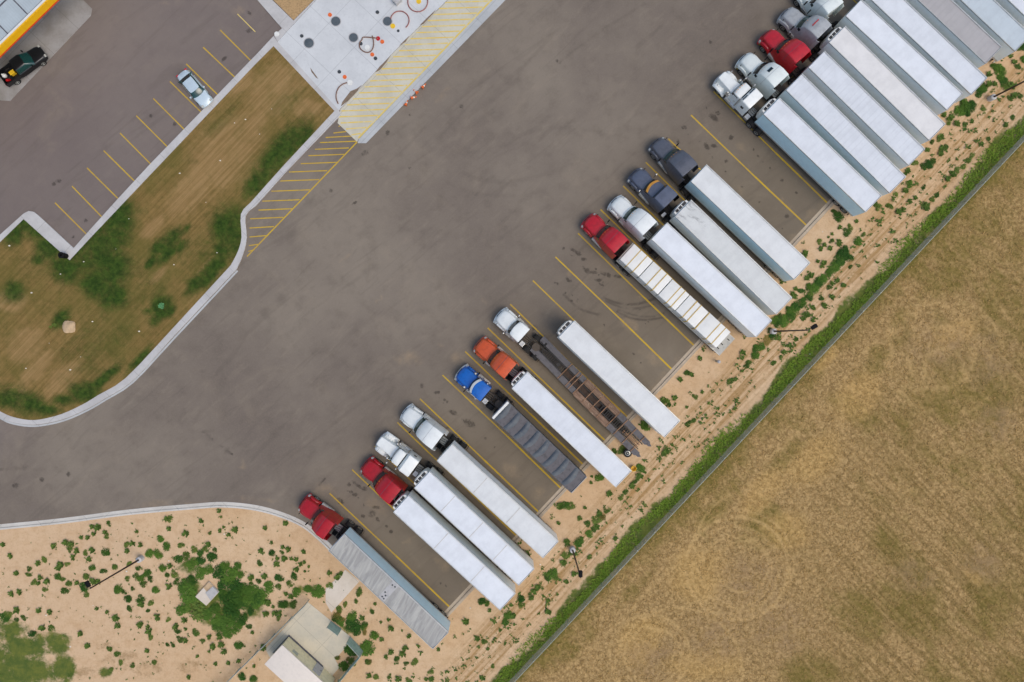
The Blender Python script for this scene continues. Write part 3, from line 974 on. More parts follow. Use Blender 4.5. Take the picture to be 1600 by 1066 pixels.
def van(label, fl, fr, rl, rr, roof='roof_white', side='side_white', reefer=False, zt=4.1, zf=1.12, crown=True):
    base, ang, L = from_roof(fl, fr, rl, rr, zt)
    t = thing("semi_trailer", label, "trailer", base, ang, TGRP)
    hw = 1.29
    b = MB().box(0, L, -hw, hw, zf, zt - 0.15)
    x = 1.22
    while x < L - 0.5:
        for s in (-1, 1):
            b.box(x, x + 0.03, s * (hw + 0.006) - .006, s * (hw + 0.006) + .006, zf + .25, zt - 0.15)
        x += 1.22
    part("body", b, M[side], t, False)
    # roof sheet with slight crown
    rg = []
    n = 24
    for i in range(n + 1):
        xx = 0.04 + (L - 0.08) * i / n
        sag = 0.008 * math.sin(i * 2.1)
        rg.append([(xx, yy, zt - 0.075 + 0.05 * (1 - (yy / hw) ** 2) + sag) for yy in (-1.25, -0.8, -0.3, 0.3, 0.8, 1.25)] + [(xx, 1.25, zt - .12), (xx, -1.25, zt - .12)])
    part("roof", MB().loft(rg), M[roof], t, True, ang=60)
    for s in (-1, 1):
        part("top_rail", MB().box(0, L, s * hw - .045 + s * .012, s * hw + .045 - s * .02, zt - 0.16, zt), M['rail'], t, False)
        part("bottom_rail", MB().box(0.05, L - .05, s * hw - .012 + s * .008, s * hw + .02 * s + .012, zf - 0.06, zf + 0.2), M['rail'], t, False)
        d = part("rear_door", MB().box(-0.045, -0.002, s * 0.64 - 0.62, s * 0.64 + 0.62, zf + .05, zt - 0.12), M[side], t, False)
        lr = MB()
        for k in (-.25, .3):
            lr.cyl((-0.07, s * .64 + k, zf + .1), (-0.07, s * .64 + k, zt - .2), 0.018, n=6)
        part("lock_rod", lr, M['rail'], d)
    part("rear_header", MB().box(-0.06, -0.002, -hw, hw, zt - 0.115, zt - 0.005), M['rail'], t, False)
    part("floor", MB().box(0.05, L - .05, -1.2, 1.2, zf - .16, zf - .065), M['steel'], t, False)
    running_gear(t, L)
    if reefer:
        m = MB()
        rg = []
        for z, dx in ((1.7, .45), (1.8, .56), (3.55, .6), (3.85, .5)):
            rg.append([(L + .01, -1.05, z), (L + dx * .7, -1.0, z), (L + dx, -.62, z), (L + dx * 1.05, 0, z), (L + dx, .62, z), (L + dx * .7, 1.0, z), (L + .01, 1.05, z)])
        m.loft(rg)
        u = part("refrigeration_unit", m, M['white'], t, True, ang=50)
        for y0, y1 in ((-.78, -.22), (-.12, .3), (.4, .8)):
            part("vent_grille", MB().box(L + .1, L + .42, y0, y1, 3.8, 3.875), M['grille'], u, False)
        part("exhaust", MB().cyl((L + .2, .55, 3.8), (L + .2, .55, 4.05), .05), M['steel'], u)
    return t, L


def gladhand(t, L, zf=1.12):
    part("front_panel", MB().box(L + .004, L + .035, -.5, .5, zf + .1, zf + .5), M['rail'], t, False)


vans = [
    dict(label="semi trailer with wrinkled grey roof and blue side, lowest in the row", c=((513.6, 860.7), (537, 834.4), (675.5, 1014), (700.5, 988)), roof='roof_grey', side='side_blue'),
    dict(label="white refrigerated trailer hitched to the red truck beside the lowest empty stall", c=((613.6, 799), (639, 775.7), (781, 953), (805, 928)), roof='roof_clean', reefer=True),
    dict(label="white refrigerated trailer behind the white long nosed truck with square sleeper", c=((647.4, 761.6), (671, 738), (810.7, 914), (834, 889.5)), roof='roof_clean', reefer=True),
    dict(label="worn white trailer behind the smooth white truck, with an empty stall on its upper right", c=((683, 719), (706, 695), (848.8, 871), (871.5, 847)), roof='roof_worn'),
    dict(label="white box trailer hitched to the orange truck", c=((801, 606.5), (823, 582), (962.7, 760.5), (985.4, 736.5)), roof='roof_white', reefer=True),
    dict(label="lone white trailer parked without a truck beside the open flatbed trailer", c=((873.2, 525.8), (897, 502), (1038.3, 682.6), (1062, 658)), roof='roof_worn', reefer=True),
    dict(label="clean white trailer behind the white truck next to the strapped flatbed load", c=((1017.4, 373), (1043, 349), (1181, 526.5), (1206, 501)), roof='roof_clean'),
    dict(label="white trailer with black smudges on its front roof, behind the blue grey truck", c=((1055.5, 338.5), (1079, 312), (1213, 491), (1237, 465.5)), roof='roof_smudged', reefer=True),
    dict(label="white roofed trailer with blue side behind the dark grey truck, beside two empty stalls", c=((1079.8, 282.5), (1103.3, 258), (1242, 436), (1264.5, 411)), roof='roof_worn', side='side_blue'),
    dict(label="white trailer with pale blue side, first of the tight upper right block", c=((1192, 178), (1219, 153), (1353, 331), (1377, 305.5)), roof='roof_white', side='side_blue', reefer=True),
    dict(label="white trailer behind the white truck with roof windows", c=((1229.5, 140), (1252, 116), (1393, 300.5), (1412.5, 277)), roof='roof_ribbed'),
    dict(label="ribbed white trailer behind the red truck in the upper right block", c=((1264, 105), (1287.7, 80), (1422, 258), (1443, 233)), roof='roof_ribbed'),
    dict(label="cream roofed refrigerated trailer behind the grey topped truck", c=((1297, 65), (1319, 42), (1454, 218), (1475, 195)), roof='roof_cream', reefer=True),
    dict(label="white trailer with a red panel low at its rear corner", c=((1322.5, 24), (1345, 0), (1481, 170.5), (1503, 147)), roof='roof_clean'),
    dict(label="white trailer with bright rear roof edge, beside the silver roofed trailer", c=((1358, -5), (1381, -30), (1519, 146), (1541, 123)), roof='roof_white'),
    dict(label="dull silver roofed trailer in the upper right block", c=((1381, -52), (1404, -77), (1542, 98), (1563, 74)), roof='roof_silver'),
    dict(label="pale bluish roofed trailer beyond the silver roofed one", c=((1427, -72), (1450, -97), (1587, 79), (1610, 55)), roof='roof_bluish'),
    dict(label="white trailer cut by the top right corner of the photo", c=((1456, -116), (1479, -140), (1617, 38), (1640, 14)), roof='roof_white'),
]
VT = []
for d in vans:
    t, L = van(d['label'], *d['c'], roof=d['roof'], side=d.get('side', 'side_white'), reefer=d.get('reefer', False))
    gladhand(t, L)
    VT.append((t, L))

# lighter patch with vents half way along the wrinkled grey roof
t, L = VT[0]
pt = part("roof_patch", MB().box(L * .5 - .45, L * .5 + .45, -1.24, 1.2, 4.03, 4.092), M['box_grey'], t, False)
pv = MB()
for xx, yy in ((-.2, -.9), (.15, -.85), (-.1, .55), (.2, .3), (.1, .9), (-.2, .95)):
    pv.box(L * .5 + xx - .09, L * .5 + xx + .09, yy - .08, yy + .08, 4.093, 4.12)
part("roof_vent", pv, M['cap_dark'], pt, False)
# red panel at the rear of one trailer
t, L = VT[13]
part("red_panel", MB().box(-0.03, 0.75, 1.30, 1.62, 0.75, 1.15), M['red_lens'], t, False)
# tape seams across the roofs of the lower three
for i in (1, 2, 3):
    t, L = VT[i]
    sm = MB()
    for fx in ((.28, .62), (.25, .48, .75), (.35, .66))[i - 1]:
        sm.box(L * fx, L * fx + .06, -1.15, 1.15, 4.03, 4.085)
    part("roof_seam", sm, flat("seam_tape", (196, 192, 190), .7), t, False)

# --- short tarped dump trailer
base, ang, L = from_roof((768.7, 651.6), (792.4, 627.9), (892.5, 772.3), (917.3, 744.4), 3.2)
t = thing("dump_trailer", "short open trailer covered by a sagging dark grey tarp, behind the blue truck", "trailer", base, ang, TGRP)
part("tub", MB().box(0.05, L - .3, -1.27, 1.27, 1.05, 3.0), M['deck'], t, False)
rg = []
NB = 96
bows = 8
for i in range(NB + 1):
    xx = 0.02 + (L - 0.34) * i / NB
    row = []
    for y, z in ((-1.30, 2.55), (-1.31, 2.98), (-1.1, 3.08), (-.8, 3.16), (-.45, 3.2), (0, 3.21), (.45, 3.2), (.8, 3.16), (1.1, 3.08), (1.31, 2.98), (1.30, 2.55)):
        e = 1 - (y / 1.31) ** 2 if abs(y) < 1.31 else 0
        ph = (i / NB * bows + .14 * e) % 1.0
        # cloth hangs from each bow: steep on the front side, slow rise towards the rear
        sag = ph ** 1.0 / .34 if ph < .34 else (1 - ph) / .66
        sag = sag * sag * (3 - 2 * sag)
        row.append((xx, y, z - .42 * sag * min(1, e * 2.2)))
    rg.append(row)
part("tarp", MB().loft(rg), M['tarp'], t, True, ang=40)
part("bulkhead", MB().box(L - .3, L - .02, -1.3, 1.3, 1.05, 3.3), M['load'], t, False, 0.03)
part("tailgate", MB().box(-.06, 0.015, -1.28, 1.28, 1.0, 3.05), M['silver_deck'], t, False)
running_gear(t, L)

# --- flatbed with strapped load
zl = 2.95
base, ang, Lc = from_roof((967.8, 405.5), (991.6, 381), (1118.7, 543), (1142, 520), zl)
d = Vector((math.cos(ang), math.sin(ang), 0))
base2 = base - d * 1.25
L = Lc + 1.25 + .15
t = thing("flatbed_trailer", "flatbed trailer with pale deck under the strapped white load, behind the red truck", "trailer", base2, ang, TGRP)
part("deck", MB().box(0, L, -1.29, 1.29, 1.22, 1.4), M['silver_deck'], t, False)
for s in (-1, 1):
    part("side_rail", MB().box(0.0, L, s * 1.315 - .02, s * 1.315 + .02, 1.2, 1.43), M['rail'], t, False)
part("frame", MB().box(.3, L - .3, -.45, -.3, .75, 1.21).box(.3, L - .3, .3, .45, .75, 1.21), M['steel'], t, False)
dk = MB()
for xx, yy in ((.35, -.8), (.55, .1), (.6, .75)):
    dk.box(xx, xx + .32, yy, yy + .1, 1.402, 1.44)
part("deck_fitting", dk, M['black'], t, False)
part("headboard", MB().box(L - .07, L + .02, -1.25, 1.25, 1.405, 2.85), M['silver_deck'], t, False)
running_gear(t, L)
ld = thing("wrapped_load", "long white wrapped load tied down with tan straps on the flatbed trailer", "cargo", (base.x, base.y, 1.405), ang)
z1 = zl - 1.405
cuts = [0.0, .085, .205, .345, .41, .53, .575, .70, .735, .88, 1.0]
lay = [(0, .22), (.225, .42), (.425, .60), (.605, .80), (.805, 1.0)]
for i, (a, b) in enumerate(lay):
    h = z1 - (0.03 * (i % 2))
    part("bundle", MB().box(Lc * a, Lc * b - .01, -1.24 + .015 * (i % 3), 1.24 - .02 * ((i + 1) % 3), 0.0, h), M['load'], ld, True, 0.04)
for f in (.045, .10, .215, .30, .345, .465, .51, .655, .715, .86, .925):
    sx = Lc * f
    p = [(-1.285, 0.0), (-1.275, z1 + .01), (-.4, z1 + .022), (.4, z1 + .022), (1.275, z1 + .01), (1.285, 0.0)]
    rg = [[(sx + R.uniform(-.02, .02), y, z), (sx + .11, y, z), (sx + .11, y * .985, z - .02), (sx, y * .985, z - .02)] for y, z in p]
    part("strap", MB().loft(rg), M['strap'], ld, False)

# --- low skeletal trailer with ramps
z0 = 1.0
f0 = (P(827, 543, z0) + P(849, 528, z0)) / 2
r0 = (P(1001, 714.6, z0) + P(1017, 699, z0)) / 2
dv = f0 - r0
ang = math.atan2(dv.y, dv.x)
L = math.hypot(dv.x, dv.y)
t = thing("lowboy_trailer", "empty low trailer with grey side decks, brown wooden middle and dark open centre", "trailer", (r0.x, r0.y, 0), ang, TGRP)
for s in (-1, 1):
    part("front_deck", MB().box(L * .74, L - .1, s * .84 - .36, s * .84 + .36, .86, 1.0), M['deck'], t, False, .02)
    part("middle_front_deck", MB().box(L * .60, L * .735, s * .88 - .36, s * .88 + .36, .82, .96), M['deck'], t, False, .02)
    part("wooden_deck", MB().box(L * .30, L * .595, s * .92 - .38, s * .92 + .38, .84, .985), M['wood'], t, False)
    rp = MB()
    o = [(L * .295, s * .90 - .37), (L * .295, s * .90 + .37), (.75, s * .89 + .36), (.55, s * .89 + .2), (.3, s * .89 + .2), (.12, s * .88 + .05), (0, s * .88 - .1), (.35, s * .88 - .2), (.5, s * .88 - .35)]
    rp.prism(o, .80, .94)
    part("ramp_deck", rp, M['deck'], t, False)
    part("centre_beam", MB().box(.9, L - .2, s * .38 - .06, s * .38 + .06, .62, .92), M['steel'], t, False)
cb = [L * f for f in (.74, .67, .645, .60, .52, .45, .385, .30, .23, .15, .075)]
for x in cb:
    part("cross_bar", MB().box(x - .05, x + .05, -1.22, 1.22, .97, 1.04), M['rust'], t, False)
ax = MB()
for i in range(18):
    x = L * .15 + i * .27
    ax.box(x, x + .1, -.44, .44, .5, .72 + .12 * (i % 3))
part("axle_frame", ax, M['steel'], t, False)
hy = MB().cyl((L * .06, -.05, .9), (L * .2, .05, .85), .07).cyl((L * .06, .22, .9), (L * .2, .26, .85), .05)
part("ramp_cylinder", hy, M['rust'], t)
hz = MB()
for i in range(13):
    x = L * .745 + i * .26
    hz.box(x, x + .11, -.5, .5, .66, .8 + .06 * (i % 2))
hz.cyl((L * .8, 0, .8), (L * .8, 0, .95), .25)
part("centre_dark_plate", MB().box(L * .3, L * .73, -.5, .5, .5, .54), flat("dark_brown_plate", (74, 58, 48), .8, var=.25), t, False)  # added plate that darkens the open centre between the side decks
part("gooseneck_frame", hz, M['steel'], t, False)
for x in (L * .2, L * .28, L * .36):
    for s in (-1, 1):
        wheel(t, x, s * .82, W_BIG, .42)
sp = link("spare_wheel", W_BIG[0], t, (L * .075, 1.58, .62))
sp.rotation_euler = (math.radians(80), 0, .3)
link("rim", W_BIG[1], sp)


# ------------------------------------------------------------------ truck tractors
def ring_pts(x, hw, zb, zt, hwt, r=.18, bow=0.0, y0=0.0, crown=.04, k=4):
    half = []
    top = zt - crown
    for f in (0.0, .5):
        half.append((hw, zb + (top - r - zb) * f))
    s = (hw + (hwt - hw) * (top - r - zb) / max(.01, top - zb), top - r)
    c, e = (hwt, top), (hwt - r, top + crown * .35)
    for i in range(k + 1):
        q = i / k
        half.append(tuple((1 - q) ** 2 * a + 2 * q * (1 - q) * b + q * q * d for a, b, d in zip(s, c, e)))
    half.append((max(.02, (hwt - r) * .5), zt - crown * .12))
    left = [(x - bow * (a / max(hw, .01)) ** 2, y0 + a, z) for a, z in half]
    right = [(x - bow * (a / max(hw, .01)) ** 2, y0 - a, z) for a, z in half]
    return right + [(x, y0, zt)] + left[::-1]


TRGRP = "truck tractors parked nose out along the row"


def hw_at(secs, x, z):
    """half width of the cab shell at station x and height z"""
    secs = sorted(secs, key=lambda s: s[0])
    for a, b in zip(secs, secs[1:]):
        if a[0] <= x <= b[0]:
            f = (x - a[0]) / (b[0] - a[0] + 1e-9)
            q = [a[i] + (b[i] - a[i]) * f for i in range(5)]
            g = min(1, max(0, (z - q[2]) / max(.1, q[3] - q[2])))
            return q[1] + (q[4] - q[1]) * g
    return secs[0][1]


def side_panel(mb, secs, x0, x1, z0, z1, s, off=.012, th=.02):
    rg = []
    for i in range(5):
        x = x0 + (x1 - x0) * i / 4
        a, b = hw_at(secs, x, z0), hw_at(secs, x, z1)
        rg.append([(x, s * (a + off - th), z0), (x, s * (a + off), z0), (x, s * (b + off), z1), (x, s * (b + off - th), z1)])
    mb.loft(rg)


def tractor(label, nose, rear, body, style='aero', top=3.95, glass='glass', trim='chrome', skylight=False, marker=False, tank='chrome', stacks=False, visor=None, fifth=True, bumper=None, letters=None, windows=False):
    N = P(*nose, 1.4)
    Q = P(*rear, top)
    dv = Vector((N.x - Q.x, N.y - Q.y))
    LN = dv.length
    ang = math.atan2(dv.y, dv.x)
    t = thing("truck_tractor", label, "truck", (Q.x, Q.y, 0), ang, TRGRP)
    pm = M_paint[body]
    L = LN
    # ---- main shell
    cabw = 1.06
    if style == 'aero':
        xb = L - 2.05                 # windshield base
        xt = xb - .55
        secs = [(0, 1.25, .95, top - .03, 1.13), (.9, 1.25, .9, top, 1.13), (xt * .55, 1.25, .85, top - .10, 1.10), (xt * .85, 1.19, .8, top - .48, 1.05), (xt, 1.13, .78, 2.98, 1.0)]
        low = [(xb, 1.08, .8, 2.12, .97), (xb + .22, 1.04, .85, 1.95, .9)]
    elif style == 'mid':
        xb = L - 2.05
        xt = xb - .5
        xs = xt - 1.05
        secs = [(0, 1.25, .95, top, 1.12), (.7, 1.25, .9, top, 1.12), (xs - .25, 1.22, .85, top - .12, 1.06), (xs, 1.16, .8, 3.05, 1.0), (xs + .3, 1.12, .8, 2.98, .97), (xt, 1.07, .78, 2.85, .92)]
        low = [(xb, 1.02, .8, 2.12, .90), (xb + .22, 1.0, .85, 1.95, .84)]
    elif style == 'classic':
        xb = L - 2.35
        xt = xb - .22
        xs = xt - 1.15
        secs = [(xs + .12, 1.04, .85, 2.82, .94), (xs + .5, 1.04, .8, 2.86, .94), (xt - .2, 1.03, .8, 2.82, .92), (xt, 1.02, .8, 2.70, .90)]
        low = [(xb, 1.0, .85, 2.02, .88), (xb + .1, .98, .9, 1.9, .84)]
    else:                              # day cab
        xb = L - 1.95
        xt = xb - .45
        secs = [(0, 1.12, .95, top - .02, 1.02), (.4, 1.12, .9, top, 1.02), (xt - .5, 1.10, .85, top - .02, 1.0), (xt, 1.05, .8, top - .14, .94)]
        low = [(xb, 1.02, .8, 2.08, .90), (xb + .22, 1.0, .85, 1.92, .84)]
    allsecs = secs + low
    bows = [0] * len(secs) + [.22, .18]
    bows[len(secs) - 1] = .2 if style != 'classic' else .1
    if style == 'classic':
        bows[-2], bows[-1] = .12, .1
    rings = [ring_pts(s[0], s[1], s[2], s[3], s[4], .13, b) for s, b in zip(allsecs, bows)]
    cab = part("cab", MB().loft(rings), pm, t, True, ang=42)
    # ---- windshield proud of the front slope
    a, b = rings[len(secs) - 1], rings[len(secs)]
    sel = range(3, len(a) - 3)
    o = Vector((.02, 0, .02))
    wa = [Vector(a[i]).lerp(Vector(b[i]), .10) + o for i in sel]
    wb = [Vector(a[i]).lerp(Vector(b[i]), .93) + o for i in sel]
    ia = [p - Vector((.03, 0, .03)) for p in wa]
    ib = [p - Vector((.03, 0, .03)) for p in wb]
    part("windshield", MB().loft([wa, wb, ib, ia], cap=False, closed=False), M[glass], t, True, ang=60)
    # ---- doors and side windows
    for s in (-1, 1):
        x1 = xt + .12
        x0 = x1 - 1.0
        dm = MB()
        side_panel(dm, allsecs, x0, x1 + .25, 1.0, 2.15, s)
        dr = part("door", dm, pm, t, False)
        wm = MB()
        side_panel(wm, allsecs, x0 + .12, x1 - .02, 2.2, 2.62, s)
        part("side_window", wm, M['glass'], dr, False)
        part("door_handle", MB().box(x0 + .08, x0 + .24, s * (cabw + .06) - .02, s * (cabw + .06) + .02, 1.75, 1.79), M['chrome'], dr, False)
        if windows and style != 'classic':
            sw = MB()
            side_panel(sw, allsecs, .75, 1.0, 2.5, 3.1, s)
            side_panel(sw, allsecs, 1.15, 1.4, 2.5, 3.0, s)
            part("sleeper_window", sw, M['glass'], t, False)
    # ---- sleeper of the classic truck
    if style == 'classic':
        xs2 = xt - 1.15
        rg = [ring_pts(x, w, .95, z, w - .1, .14, crown=.06) for x, w, z in ((0, 1.2, top - .04), (.1, 1.22, top), (xs2 - .32, 1.22, top), (xs2 - .05, 1.16, top - .35), (xs2, 1.1, 2.7))]
        slp = part("sleeper", MB().loft(rg), pm, t, True, ang=42)
        for s in (-1, 1):
            part("sleeper_window", MB().box(.55, .95, s * 1.215 - .015, s * 1.215 + .015, 2.1, 2.5), M['glass'], slp, False)
        if windows:
            for s in (-1, 1):
                part("roof_window", MB().box(xs2 - .24, xs2 - .12, s * .55 - .36, s * .55 + .36, top - .2, top - .09), M['glass'], slp, False)
        part("sleeper_gap_seal", MB().box(xs2, xs2 + .12, -1.0, 1.0, 1.0, 2.66), M['black'], t, False)
    if style == 'mid':
        # dark glazed step between cab roof and sleeper
        i0 = 2
        a2, b2 = rings[i0], rings[i0 + 1]
        sel2 = range(2, len(a2) - 2)
        o2 = Vector((.03, 0, .01))
        wa2 = [Vector(a2[i]).lerp(Vector(b2[i]), .12) + o2 for i in sel2]
        wb2 = [Vector(a2[i]).lerp(Vector(b2[i]), .9) + o2 for i in sel2]
        part("roof_window", MB().loft([wa2, wb2, [p - o2 * 1.4 for p in wb2], [p - o2 * 1.4 for p in wa2]], cap=False, closed=False), M['glass'], t, True, ang=60)
    # ---- hood
    h0 = low[1][0] - .18
    if style == 'classic':
        hs = [(h0, .86, 1.0, 1.92, .76), (h0 + .6, .76, .95, 1.9, .66), (L - .3, .66, .8, 1.84, .58), (L - .06, .64, .75, 1.80, .56), (L, .6, .8, 1.7, .52)]
        hbow = [0, 0, 0, .03, .04]
    else:
        hs = [(h0, 1.05, 1.0, 1.98, .92), (h0 + .5, 1.06, .95, 1.93, .92), (h0 + 1.0, 1.06, .9, 1.85, .88), (L - .4, 1.02, .8, 1.72, .80), (L - .1, .97, .75, 1.5, .74), (L, .92, .8, 1.2, .68)]
        hbow = [0, 0, .03, .08, .14, .16]
    hood = part("hood", MB().loft([ring_pts(s[0], s[1], s[2], s[3], s[4], .2 if style != 'classic' else .1, b) for s, b in zip(hs, hbow)]), pm, t, True, ang=38)
    # ---- fenders
    fx = L - 1.15
    for s in (-1, 1):
        rg = []
        if style == 'classic':
            prof = [(L - .12, .34, .8, .92), (L - .32, .4, .95, 1.12), (fx + .3, .44, 1.0, 1.22), (fx - .2, .44, 1.0, 1.2), (fx - .55, .42, .85, 1.0), (fx - .8, .36, .6, .74)]
            yc = .92
        else:
            prof = [(L - .22, .24, .7, 1.0), (L - .5, .31, .85, 1.25), (fx + .2, .33, 1.0, 1.42), (fx - .3, .33, 1.0, 1.42), (fx - .65, .31, .8, 1.25), (fx - .85, .26, .6, .95)]
            yc = .89
        for x, w, zb, zt in prof:
            rg.append(ring_pts(x, w, zb, zt, w * .82, .09, y0=s * yc, crown=.02))
        part("fender", MB().loft(rg), pm, t, True, ang=50)
        hl = MB().loft([ring_pts(x, w, .82, z, w * .8, .06, y0=s * (.98 if style != 'classic' else .86), crown=.02) for x, w, z in ((L - .42, .2, 1.12), (L - .25, .2, 1.1), (L - .14, .12, 1.02))])
        part("headlight", hl, M['lamp_glass'], t)
        wheel(t, fx, s * 1.02, W_BIG)
        mr = part("mirror", MB().box(xb - .05, xb + .08, s * 1.36 - .1, s * 1.36 + .1, 1.85, 2.6), M['black'] if trim != 'chrome' or style == 'aero' else M['chrome'], t, True, .03)
        part("mirror_arm", MB().cyl((xb - .05, s * 1.0, 2.5), (xb + .02, s * 1.3, 2.5), .02, n=6).cyl((xb - .05, s * 1.02, 1.95), (xb + .02, s * 1.3, 1.95), .02, n=6), M['steel'], mr)
        part("hood_mirror", MB().box(L - .62, L - .55, s * 1.12 - .07, s * 1.12 + .07, 1.55, 1.75).cyl((L - .6, s * .9, 1.3), (L - .6, s * 1.12, 1.6), .015, n=6), M['black'] if style != 'classic' else M['chrome'], t, False)
        # tank and steps beside the cab
        tx1 = xt + .55 if style == 'aero' else xt + .35
        tx0 = max(.35, tx1 - 1.7)
        tk = part("fuel_tank", MB().cyl((tx0, s * .98, .72), (tx1, s * .98, .72), .33, n=16), M[tank], t)
        part("step", MB().box(tx1 - .75, tx1 - .1, s * 1.12 - .17, s * 1.12 + .17, .98, 1.06), M['silver_deck'], tk, False)
        if style in ('classic',) or stacks:
            part("exhaust_stack", MB().cyl((xt - 1.08, s * 1.12, .9), (xt - 1.08, s * 1.12, top + .15), .075), M['chrome'], t)
            part("air_cleaner", MB().lathe_z([(0, .02), (0, .17), (.55, .17), (.65, .1), (.72, .1), (.74, .02)], (xb + .32, s * 1.03, 1.35), 14), M['chrome'], t)
    # ---- grille, bumper
    part("grille", MB().box(L - .1, L + .03, -.42, .42, .78, 1.3 if style != 'classic' else 1.68), M['grille'] if style != 'classic' else M['chrome'], t, True, .02)
    bm = MB().loft([[(L - .12 - .28 * (abs(y) / 1.2) ** 2.5, y, .42), (L + .12 - .28 * (abs(y) / 1.2) ** 2.5, y, .42), (L + .14 - .28 * (abs(y) / 1.2) ** 2.5, y, .78), (L - .1 - .28 * (abs(y) / 1.2) ** 2.5, y, .8)] for y in np.linspace(-1.2, 1.2, 9)])
    part("bumper", bm, M[bumper] if bumper else (M['chrome'] if style == 'classic' else pm), t, True, ang=40)
    # ---- roof details
    if skylight:
        xs = xt - .75
        part("skylight", MB().loft([ring_pts(x, .36, top - .7, z, .34, .05, y0=0, crown=.01) for x, z in ((xs - .16, top - .16), (xs + .16, top - .30))]), M['glass'], t, True)
    if marker:
        for k in range(5):
            zz = secs[-1][3] + .02
            part("marker_light", MB().box(xt - .16 - .09 * abs(k - 2) ** 1.3 * .4, xt - .04 - .09 * abs(k - 2) ** 1.3 * .4, (k - 2) * .34 - .08, (k - 2) * .34 + .08, zz - .03, zz + .06), M['amber'], t, False)
    if style == 'aero':
        zz, xx = secs[-1][3], xt
        for k in range(5):
            part("marker_light", MB().box(xx - .12 - .03 * (k - 2) ** 2, xx - .04 - .03 * (k - 2) ** 2, (k - 2) * .36 - .06, (k - 2) * .36 + .06, zz - .02, zz + .1), M['amber'], t, False)
        sm_ = MB()
        x_ = xt * .55
        r0, r1 = ring_pts(x_ - .015, 1.257, .9, top - .092, 1.107, .13), ring_pts(x_ + .02, 1.257, .9, top - .097, 1.106, .13)
        sm_.loft([r0[1:-1], r1[1:-1]], cap=False, closed=False)
        part("roof_seam", sm_, M['seam'] if body not in ('white', 'teal', 'warmgrey') else M['rail'], t, True)
    if visor:
        rg = []
        for y in np.linspace(-.95, .95, 9):
            x = xt + .12 - .32 * (y / 1.0) ** 2
            rg.append([(x - .16, y, secs[-1][3] - .02), (x + .12, y, secs[-1][3] - .14), (x + .12, y, secs[-1][3] - .11), (x - .16, y, secs[-1][3] + .06)])
        part("sun_visor", MB().loft(rg), M[visor], t, True, ang=40)
    if letters:
        lm = MB()
        for k in range(5):
            yy = -.42 + k * .21
            lm.box(xt * .62 - .05, xt * .62 + .09, yy - .07, yy + .07, top - .15, top - .1)
        part("roof_lettering", lm, M[letters], t, False)
    # ---- chassis behind the cab
    fr = MB()
    rear_x = -3.3 if fifth else -3.0
    for s in (-1, 1):
        fr.box(rear_x, L - .5, s * .43 - .05, s * .43 + .05, .72, .98)
    for x in (-.3, -1.1, -2.0, -2.9):
        fr.box(x, x + .14, -.38, .38, .76, .92)
    part("chassis", fr, M['steel'], t, False)
    part("deck_plate", MB().box(-.85, -.12, -.42, .42, 1.0, 1.03), M['silver_deck'] if len(label) % 2 else M['grease'], t, False)
    fp = [(.5 * math.cos(q) * 1.0 - 1.95, .46 * math.sin(q)) for q in np.linspace(.5, 2 * math.pi - .5, 14)]
    part("fifth_wheel", MB().prism(fp, 1.0, 1.1), M['grease'], t, False)
    for s in (-1, 1):
        for x in (-1.35, -2.6):
            wheel(t, x, s * .93, W_DUAL)
        part("mud_flap", MB().box(rear_x + .02, rear_x + .05, s * .93 - .3, s * .93 + .3, .3, 1.0), M['black'], t, False)
        if style in ('aero', 'mid'):
            rg = [[(x, s * (1.22 - .02 * k), .9), (x, s * (1.25 - .02 * k), .9), (x, s * (1.2 - .06 * k), 3.5), (x, s * (1.17 - .06 * k), 3.5)] for k, x in enumerate((-.005, -.2, -.38))]
            part("side_extender", MB().loft(rg), pm if style == 'aero' else M['black'], t, False)
    hsx = MB()
    for k in range(3):
        y = -.25 + .25 * k
        hsx.tube([(-.1, y, 1.5), (-.35, y + .05, 1.25), (-.7, y, 1.15), (-1.05, y * .6, 1.45)], .025, 6)
    part("air_hose", hsx, M['black'], t)
    part("battery_box", MB().box(-.75, -.2, .5, 1.1, .55, .95), M['chrome'] if style != 'aero' else M['black'], t, False, .02)
    return t, LN


M_paint = dict(
    red=paint("red_paint", (176, 14, 26)), white=flat("white_paint", (234, 239, 245), 0.38, 0.0, 0.3, 0.05, 1.5), silver_blue=flat("silver_blue_paint", (190, 208, 226), 0.35, 0.1, 0.4, 0.04, 1.5), blue=paint("blue_paint", (14, 100, 196)), orange=paint("orange_paint", (212, 88, 40)),
    slate=paint("slate_paint", (88, 96, 118)), dark=paint("charcoal_paint", (88, 92, 106)), warmgrey=paint("silver_paint", (172, 176, 184)), cherry=paint("cherry_paint", (188, 20, 36)), teal=flat("pale_white_paint", (228, 236, 240), 0.38, 0.0, 0.3, 0.05, 1.5))

